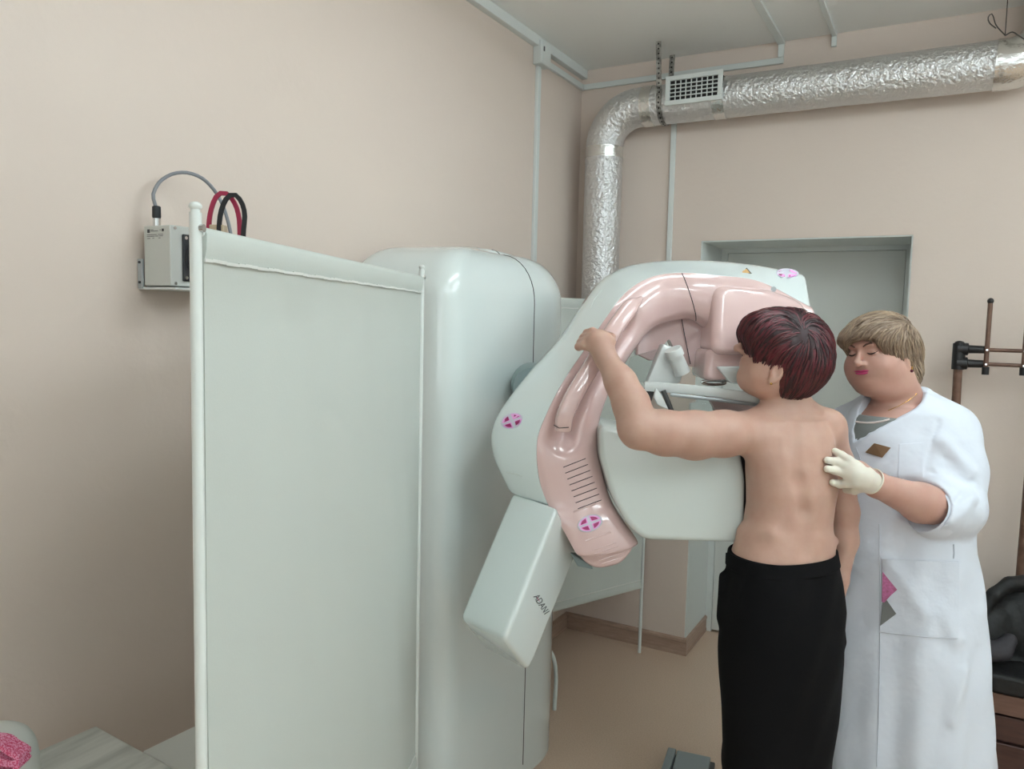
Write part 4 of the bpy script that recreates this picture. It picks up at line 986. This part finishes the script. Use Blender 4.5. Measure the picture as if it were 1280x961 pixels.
def flowp(p, t):
    f = p-wh; f /= np.linalg.norm(f, axis=1, keepdims=True)+1e-6
    w = np.clip(1-np.linalg.norm(p-wh, axis=1, keepdims=True)/.10, 0, 1)
    sw = np.cross(f, -AW)*(.5*w); return f*(.4+.6*w)+sw-ZZ*(.9*(1-w))+rng.normal(size=p.shape)*.10-RH*.25*(1-w)
dd = hb_.ev(st); st = st[np.abs(dd) < .06]
for mm, lf_, sl_ in (('burg', .0025, slice(0, None, 2)), ('burgd', .0040, slice(1, None, 4)), ('burg2', .0048, slice(3, None, 8))):
    strands('hair_strands', mm, HR, hb_, st[sl_], flowp, 9, .0088, .00115, .0004, lambda t: lf_*math.sin(t*2.9))
er = hp_(.084, .002, -.072); MB().ball(er, .0032, 10, 8).build('earring', 'gold', PT)
# eyebrow and lips
def onface(b, A, c, x, z, lift=.0006, s=.94):
    o = c+(A[0]*x+A[1]*.16+A[2]*(z if z > 0 else z*CHN))*s; return b.hit(o, -A[1])+A[1]*lift
for i in (-1, 1):
    MB().tube([onface(pb_, hf, hc_, i*x, z) for x, z in ((.014, .030), (.024, .034), (.036, .034), (.046, .028))], [.0014, .002, .0018, .0008], 6).build('eyebrow', 'brow', PT)
    MB().tube([onface(pb_, hf, hc_, i*x, z, .0004) for x, z in ((.019, .009), (.026, .0065), (.034, .0065), (.043, .009))], [.0006, .0011, .0011, .0006], 6).build('eyelashes', 'liner', PT)
# ------------------------------------------------------------------ CLINICIAN
DC = 2.2
cf = frame(-.80*RH-.57*AW-.10*ZZ, .13); cc = P(1096, 442, DC)
CL = P(1135, 700, DC); CL = empty('person', (CL[0], CL[1], 0), 'person in a white medical coat with short light brown hair and latex gloves', 'person')
cb_ = Body(); head(cb_, cf, cc, .008, .93); ear(cb_, cf, cc, .083, -.016, -.014, .93); ear(cb_, cf, cc, -.083, -.014, -.012, .93)
cb_.cap(P(1118, 478, 2.20), P(1125, 512, 2.24), .060, .072, .03)
cb_.ell(P(1104, 484, 2.18), (.04, .04, .022), np.array([RH, AW, ZZ]), .03)
yawC = math.atan2(RH[1], RH[0])-.45
def crow(px, py, hw, b, d=DC+.02, yw=yawC): p = P(px, py, d); return (p[2], p[0], p[1], hw/440, b, yw)
CR = [(1128, 508, 40, .07), (1128, 522, 58, .095), (1130, 545, 68, .115), (1130, 580, 72, .13), (1130, 620, 72, .135), (1132, 680, 74, .14), (1134, 760, 80, .145), (1136, 800, 80, .14)]
cb_.stack([crow(*r) for r in CR], .03)
cS = P(1190, 535, 2.20); cE = P(1193, 638, 2.10); cW = P(1096, 606, 1.965)
cb_.chain([cS, cE], [.062, .055], .03); cb_.chain([cE, P(1150, 628, 2.04), cW], [.054, .050, .031], .02, .02)
hnd = P(1072, 590, 1.93); cb_.chain([cW, hnd], [.028, .03], .02)
cS2 = P(1062, 540, 2.36); cE2 = P(1052, 640, 2.40); cW2 = P(1010, 650, 2.28)
cb_.chain([P(1100, 530, 2.3), cS2, cE2, cW2, P(990, 640, 2.24)], [.06, .06, .05, .035, .03], .03, .02)
fc_ = vn(-.79*RH-.60*AW)
for sgn in (-1, 1):
    sd = vn(np.cross(ZZ, fc_))*sgn; h0 = P(1136, 790, DC+.02)+sd*.07; f0_ = fz(h0); f0_[2] = 0
    cb_.chain([h0, (h0+f0_)/2+ZZ*.05, f0_+ZZ*.35, f0_+ZZ*.09], [.09, .062, .055, .038], .03, .02); cb_.chain([f0_+ZZ*.08, f0_+ZZ*.04+fc_*.12], [.036, .03], .02)
    sb = Body(); sb.chain([f0_+ZZ*.048-fc_*.03, f0_+ZZ*.045+fc_*.06, f0_+ZZ*.04+fc_*.15], [.046, .046, .038], .02); sb.ell(f0_+fc_*.05-ZZ*.05, (.3, .3, .05), None, .002, -1)
    V, Q = sb.mesh(.006); put(V, Q, 'shoe', 'shoew', CL)
V, Q = cb_.mesh(.0036); put(V, Q, 'body', 'skinc', CL, smooth_it=1)
for i in (-1, 1):
    MB().tube([onface(cb_, cf, cc, i*x, z) for x, z in ((.013, .029), (.022, .035), (.034, .038), (.047, .031))], [.0017, .0028, .0025, .0009], 6).build('eyebrow', 'brow', CL)
    MB().tube([onface(cb_, cf, cc, i*x, z, .0006) for x, z in ((.018, .010), (.024, .0065), (.031, .0055), (.038, .007), (.046, .012))], [.0008, .0019, .0023, .0019, .0007], 6).build('eyelashes', 'liner', CL)
for nm, zc0, th_, w0 in (('upper_lip', -.0484, .0034, .0240), ('lower_lip', -.0556, .0044, .0205)):
    mb = MB(); R = []
    for t in np.linspace(-1, 1, 17):
        x = t*w0; hh = th_*math.sqrt(max(0, 1-t*t))+.0003; up = (-.0012*math.exp(-(t/.18)**2)+.0010*math.exp(-((abs(t)-.3)/.2)**2)) if nm[0] == 'u' else 0
        zm = zc0+(.0012*t*t); R.append([onface(cb_, cf, cc, x, zm+hh*v+(up if v > .5 else 0), .0005+.0012*math.sqrt(max(0, 1-v*v))*math.sqrt(max(0, 1-t*t))) for v in (-1, -.6, 0, .6, 1)])
    mb.rings(R, cap=False, closed_ring=False).build(nm, 'lips', CL, angle=80)
# earring
ep = cc+cf[0]*.092+cf[1]*-.008+cf[2]*-.044; ER = MB().tube([ep, ep-ZZ*.012], .0022, 8).build('earring', 'gold', CL); MB().ball(ep-ZZ*.012, .0045, 10, 8).build('stone', 'garnet', ER)
# hair
ch = Body(); HA = np.array([cf[0], cf[1], cf[2]]); hcc = P(1101, 448, DC); hq = lambda x, y, z: hcc+cf[0]*x+cf[1]*y+cf[2]*z
ch.ell(hq(0, -.018, .040), (.086, .104, .088), HA, .02); ch.ell(hq(.004, .030, .068), (.078, .068, .052), HA, .03)
ch.ell(hq(0, -.062, .0), (.078, .062, .082), HA, .03); ch.ell(hq(0, -.055, -.055), (.078, .050, .050), HA, .02)
ch.ell(hq(-.025, .066, .064), (.050, .034, .026), HA, .02)
ch.ell(hq(.004, .122, -.012), (.084, .078, .084), HA, .010, -1); ch.ell(hq(.0, .050, -.068), (.13, .052, .070), HA, .012, -1)
for i in (-1, 1): ch.ell(hq(i*.096, .002, -.030), (.024, .020, .030), HA, .008, -1)
ch.ell(hq(0, -.05, -.145), (.10, .09, .048), HA, .01, -1)
V, Q = ch.mesh(.0042); HR = put(V, Q, 'hair', 'ashd', CL, smooth_it=1)
N = 3600; st = np.array([hq(0, -.02, .03)]*N)+rng.normal(size=(N, 3))*.10; st = st[np.abs(ch.ev(st)) < .06]
part = hq(.02, -.03, .13)
def flowc(p, t):
    q = p-part; y = (q@cf[1])[:, None]; up = ((p-cc)@cf[2])[:, None]
    front = np.clip(up/.10, 0, 1); f = cf[1]*(.9*front)-cf[0]*.5*front-cf[2]*(1-front)*1.0-cf[1]*(1-front)*.35
    return f+rng.normal(size=p.shape)*.12
for mm, lf_, sl_ in (('ash', .0025, slice(0, None, 2)), ('ashd', .0040, slice(1, None, 4)), ('ash2', .0050, slice(3, None, 8))):
    strands('hair_strands', mm, HR, ch, st[sl_], flowc, 8, .0088, .00115, .0004, lambda t: lf_*math.sin(t*2.9))
# undershirt
ub = Body(); CR2 = [(1124, 519, 56, .104), (1126, 534, 64, .115), (1130, 550, 70, .125), (1130, 570, 66, .125), (1130, 600, 60, .11)]
ub.stack([crow(*r) for r in CR2], .02)
V, Q = ub.mesh(.006); put(V, Q, 'undershirt', 'vest', CL, smooth_it=2)
nr = [cb_.hit(P(x, y, 1.8), ray(x, y), 1.0)-AW*.001 for x, y in ((1075, 522), (1080, 526), (1088, 528), (1097, 526), (1108, 520))]
pip = [ub.hit(P(x, y, 1.8), ray(x, y), 1.0) for x, y in ((1070, 527), (1076, 528), (1084, 528.5), (1093, 528), (1103, 526.5), (1112, 524))]
MB().tube(pip, .0028, 8).build('neck_piping', 'trimw', CL)
# coat
kb = Body()
def fold_c(a, z):
    low = np.clip((1.15-z)/.9, 0, 1); return low*(.010*np.sin(5*a+1.0+z*1.1)+.006*np.sin(11*a-z*2.0))+.003*np.sin(4*a+z*17)*(1-low)+.002*np.sin(9*a-z*31)
KR = [(1126, 487, 30, .075), (1128, 497, 46, .092), (1130, 512, 62, .112), (1132, 540, 76, .132), (1133, 580, 80, .148), (1133, 630, 78, .152), (1132, 680, 78, .155), (1134, 740, 84, .160), (1135, 800, 88, .165), (1135, 870, 91, .168), (1135, 961, 94, .172), (1135, 1060, 97, .176)]
kb.stack([crow(*r) for r in KR], .03, fold=fold_c)
kb.chain([P(1150, 516, 2.24), P(1184, 541, 2.20), P(1192, 588, 2.15), cE+ZZ*.01], [.066, .078, .078, .074], .04, .03)
kb.chain([cE+ZZ*.005, P(1176, 637, 2.07), P(1158, 637, 2.045)], [.076, .070, .062], .02, .02)
kb.chain([P(1100, 515, 2.32), cS2, cE2], [.07, .075, .07], .04, .03)
# sleeve creases
for (a, b2, r) in (((1180, 572), (1210, 580), .004), ((1165, 590), (1200, 610), .006), ((1173, 526), (1163, 560), .004), ((1162, 566), (1154, 604), .004), ((1215, 600), (1195, 628), .006), ((1172, 655), (1200, 640), .006)):
    A_ = kb.hit(P(*a, 1.75), ray(*a), 1.0); B2 = kb.hit(P(*b2, 1.75), ray(*b2), 1.0); kb.cap(A_-AW*.001, B2-AW*.001, r, r*.5, .012, -1)
for (a, b2, r) in (((1180, 552), (1214, 590), .010), ((1175, 600), (1215, 620), .010), ((1186, 650), (1214, 625), .008), ((1110, 700), (1160, 770), .006), ((1195, 800), (1175, 760), .006), ((1190, 900), (1205, 840), .006)):
    A_ = kb.hit(P(*a, 1.75), ray(*a), 1.0); B2 = kb.hit(P(*b2, 1.75), ray(*b2), 1.0); kb.cap(A_+AW*.004, B2+AW*.004, r, r*.6, .03)
# cuff opening, V neck
fd = vn(cW-P(1158, 637, 2.045)); kb.cap(P(1160, 637, 2.05)+fd*.058, P(1158, 637, 2.045)+fd*.16, .085, .085, .003, -1); kb.cap(P(1158, 637, 2.045)+fd*.01, P(1158, 637, 2.045)+fd*.1, .052, .052, .003, -1)
kb.cap(P(1112, 470, 2.15), P(1120, 505, 2.22), .085, .062, .01, -1)
for x, y, r in ((1118, 482, .080), (1113, 493, .064), (1104, 505, .052), (1094, 516, .041), (1085, 527, .030), (1076, 538, .020), (1069, 547, .011), (1064, 554, .005)): kb.cap(P(x, y, 1.9), P(x, y, 2.19), r*.97, r, .006, -1)
V, Q = kb.mesh(.0045); KO = put(V, Q, 'coat', 'coat', CL, smooth_it=2)
def onc(px, py, lift=.0012): 
    p = kb.hit(P(px, py, 1.7), ray(px, py), 1.2); return p-AW*lift
cuC = P(1159.5, 638, 2.05); cu1 = vn(np.cross(fd, ZZ)); cu2 = np.cross(cu1, fd)
def cring(t, r): return [cuC+fd*t+(cu1*math.cos(a)+cu2*math.sin(a)*1.0)*(r+.0012*math.sin(3*a)) for a in np.linspace(0, 2*PI, 48, endpoint=False)]
MB().rings([cring(-.045, .058), cring(-.045, .0655), cring(-.028, .0665), cring(-.004, .0630), cring(.004, .0615), cring(.005, .0590), cring(-.02, .0575)], cap=False).build('sleeve_cuff', 'coat', KO, angle=60)
def seam(pts, name='seam', r=.0013, m='seamw', n=None):
    q = smoothline([(x, y) for x, y in pts], n or max(4, int(sum(math.hypot(pts[i+1][0]-pts[i][0], pts[i+1][1]-pts[i][1]) for i in range(len(pts)-1))/8)))
    return MB().tube([onc(*v, .0004) for v in q], r, 6).build(name, m, KO)
seam([(1066, 553), (1082, 540), (1100, 524), (1125, 508), (1150, 489)], 'collar_edge', .0018, 'coat')
seam([(1070, 560), (1085, 600)], 'front_edge'); seam([(1099, 655), (1100, 760), (1099, 860), (1096, 958)], 'front_edge', .0016)
def patch(outline, name, m, th_=.0015, nu=10, nv=10, rim=True):
    a, b, c, d = [np.array(q, float) for q in outline]; G = []
    for j in range(nv+1):
        v = j/nv; G.append([onc(*((a*(1-u)+b*u)*(1-v)+(d*(1-u)+c*u)*v), th_) for u in np.linspace(0, 1, nu+1)])
    G2 = [[p+AW*.003 for p in r] for r in G]; R = [g+h[::-1] for g, h in zip(G, G2)]
    return MB().rings(R).build(name, m, KO, angle=50)
patch([(1102, 698), (1198, 702), (1197, 797), (1099, 789)], 'pocket', 'pocketc', .004, 14, 12)
seam([(1102, 698), (1150, 701), (1198, 702)], 'pocket_hem', .0012)
seam([(1099, 789), (1130, 792.5), (1165, 796), (1197, 797)], 'pocket_fold', .003, 'coat')
patch([(1124, 555), (1152, 553), (1153, 600), (1122, 604)], 'breast_pocket', 'coat', .002, 6, 8)
seam([(1192, 680), (1192.5, 690), (1192, 698)], 'pocket_slit', .0022)
def flat(pts, name, m, lift, parent, th_=.0015):
    return MB().prism([onc(x, y, lift) for x, y in pts], AW*th_).build(name, m, parent, smooth=False)
c_ = (1106, 745)
flat([(1102, 714), (1120, 736), (1112, 743), (1104, 752), (1101, 751)], 'pink_emblem', 'pinksq', .0065, KO); flat([(1102, 751.5), (1107, 749), (1119, 766), (1099, 781)], 'grey_emblem', 'greysq', .0062, KO)
bq = [(1092, 553.5), (1112.5, 559), (1101.5, 571.5), (1080.5, 565)]
BG = MB().prism([onc(x, y, .006) for x, y in bq], AW*.003).build('name_badge', 'badge', CL, bevel=.0008, smooth=False)
mb = MB(); bA, bB, bC, bD = [onc(x, y, .0064) for x, y in bq]
for v in (.22, .4, .58, .76): mb.tube([bA*(1-v)+bD*v+(bB-bA)*.08, bA*(1-v)+bD*v+(bB-bA)*.92], .0005, 4)
mb.build('engraved_lines', 'ink', BG)
MB().tube([cb_.hit(P(x, y, 1.8), ray(x, y), 1.0)-AW*.0006 for x, y in ((1152, 484), (1146, 492), (1136, 500), (1124, 507), (1110, 513))], .0011, 6).build('necklace', 'gold', CL)
# gloved hand, fingers spread on the patient's side
gb = Body()
wrp = P(1087, 602, 1.950); pm = P(1068, 594, 1.915)
gb.chain([wrp, P(1078, 597, 1.928), pm], [.031, .029, .020], .012)
gb.ell(P(1070, 592, 1.915), (.024, .017, .033), np.array([vn(RH*1-ZZ*-.2), AW, ZZ]), .02)
def surfp(px, py, lift): 
    p = pb_.hit(P(px, py, 1.5), ray(px, py), 1.0)
    return p if np.isfinite(p).all() and ((p-CAM)@Fw) < 2.2 else P(px, py, 1.93)
for pts in ([(1071, 584), (1061, 575), (1052, 569), (1044, 564)], [(1067, 590), (1056, 582), (1045, 577), (1034, 575)], [(1067, 596), (1055, 591), (1044, 588), (1034, 586)], [(1068, 602), (1059, 604), (1050, 605), (1041, 603)]):
    ch_ = []
    for i, (x, y) in enumerate(pts):
        s_ = surfp(x, y, 0); ds = (s_-CAM)@Fw; ds = min(ds, 1.97)-.013; w_ = (0, .3, .7, 1)[i]; ch_.append(P(x, y, 1.914*(1-w_)+ds*w_-.006*math.sin(w_*PI)))
    gb.chain(ch_, [.0135, .0112, .0105, .0088], .008, .004)
gb.chain([P(1078, 606, 1.935), P(1068, 612, 1.945), P(1058, 612, 1.965)], [.015, .0125, .010], .010, .004)
gb.pr = gb.pr
V, Q = gb.mesh(.0022); GL_ = put(V, Q, 'glove', 'glove', CL, smooth_it=1)
cu = vn(cW-hnd); cz = P(1089, 601, 1.951)
s1 = vn(np.cross(cu, ZZ)); s2 = np.cross(cu, s1)
MB().tube([cz+(s1*math.cos(a)+s2*math.sin(a))*.0325 for a in np.linspace(0, 2*PI, 28, endpoint=False)], .0022, 8, closed=True).build('glove_cuff', 'glove', GL_)

# ------------------------------------------------------------------ JACKET AND BAG ON THE BENCH
jb_ = Body(); dj = 2.78
jb_.ell(P(1290, 790, dj+.08), (.20, .09, .19), np.eye(3), .05); jb_.ell(P(1236, 790, dj+.08), (.075, .08, .11), np.eye(3), .05); jb_.ell(P(1290, 745, dj+.12), (.10, .08, .06), np.eye(3), .05)
jb_.chain([P(1216, 790, dj+.07), P(1226, 765, dj+.05), P(1243, 743, dj+.04), P(1262, 730, dj+.04), P(1290, 727, dj+.05)], [.03, .022, .024, .026, .03], .015, .01)
jb_.chain([P(1225, 830, dj+.06), P(1290, 838, dj+.06)], [.035, .035], .03)
for a, b2 in (((1240, 765), (1235, 820)), ((1255, 760), (1258, 830)), ((1225, 780), (1228, 830)), ((1270, 745), (1275, 800))): jb_.cap(P(*a, dj-.01), P(*b2, dj-.01), .012, .012, .03, -1)
jb_.ell(P(1290, 885, dj+.1), (.5, .5, .001), None, .001, -1)
V, Q = jb_.mesh(.007, lo=[P(1200, 800, dj)[0]-.05, BY0-.02, zb5+.001], hi=[P(1290, 790, dj)[0]+.25, BY1, 1.3]); tag(put(V, Q, 'jacket', 'jack', None, origin=P(1250, 840, dj+.1), smooth_it=2), 'crumpled black jacket piled on the bench at the right edge', 'jacket')
bg = Body(); bg.ell(P(1232, 812, dj-.0), (.075, .035, .035), np.eye(3), .02); bg.chain([P(1222, 816, dj-.0), P(1252, 812, dj-.0), P(1262, 800, dj-.0)], [.032, .032, .025], .02, .02)
V, Q = bg.mesh(.006); tag(put(V, Q, 'charcoal_bag', 'jack2', None, origin=P(1240, 830, dj), smooth_it=2), 'charcoal cloth bag lying in front of the black jacket on the bench', 'bag')
# ================================================================== RENDER LOOK
sc.view_settings.view_transform = 'Standard'; sc.view_settings.look = 'None'
sc.view_settings.exposure = 0.0; sc.view_settings.gamma = 1.0; sc.view_settings.use_curve_mapping = False
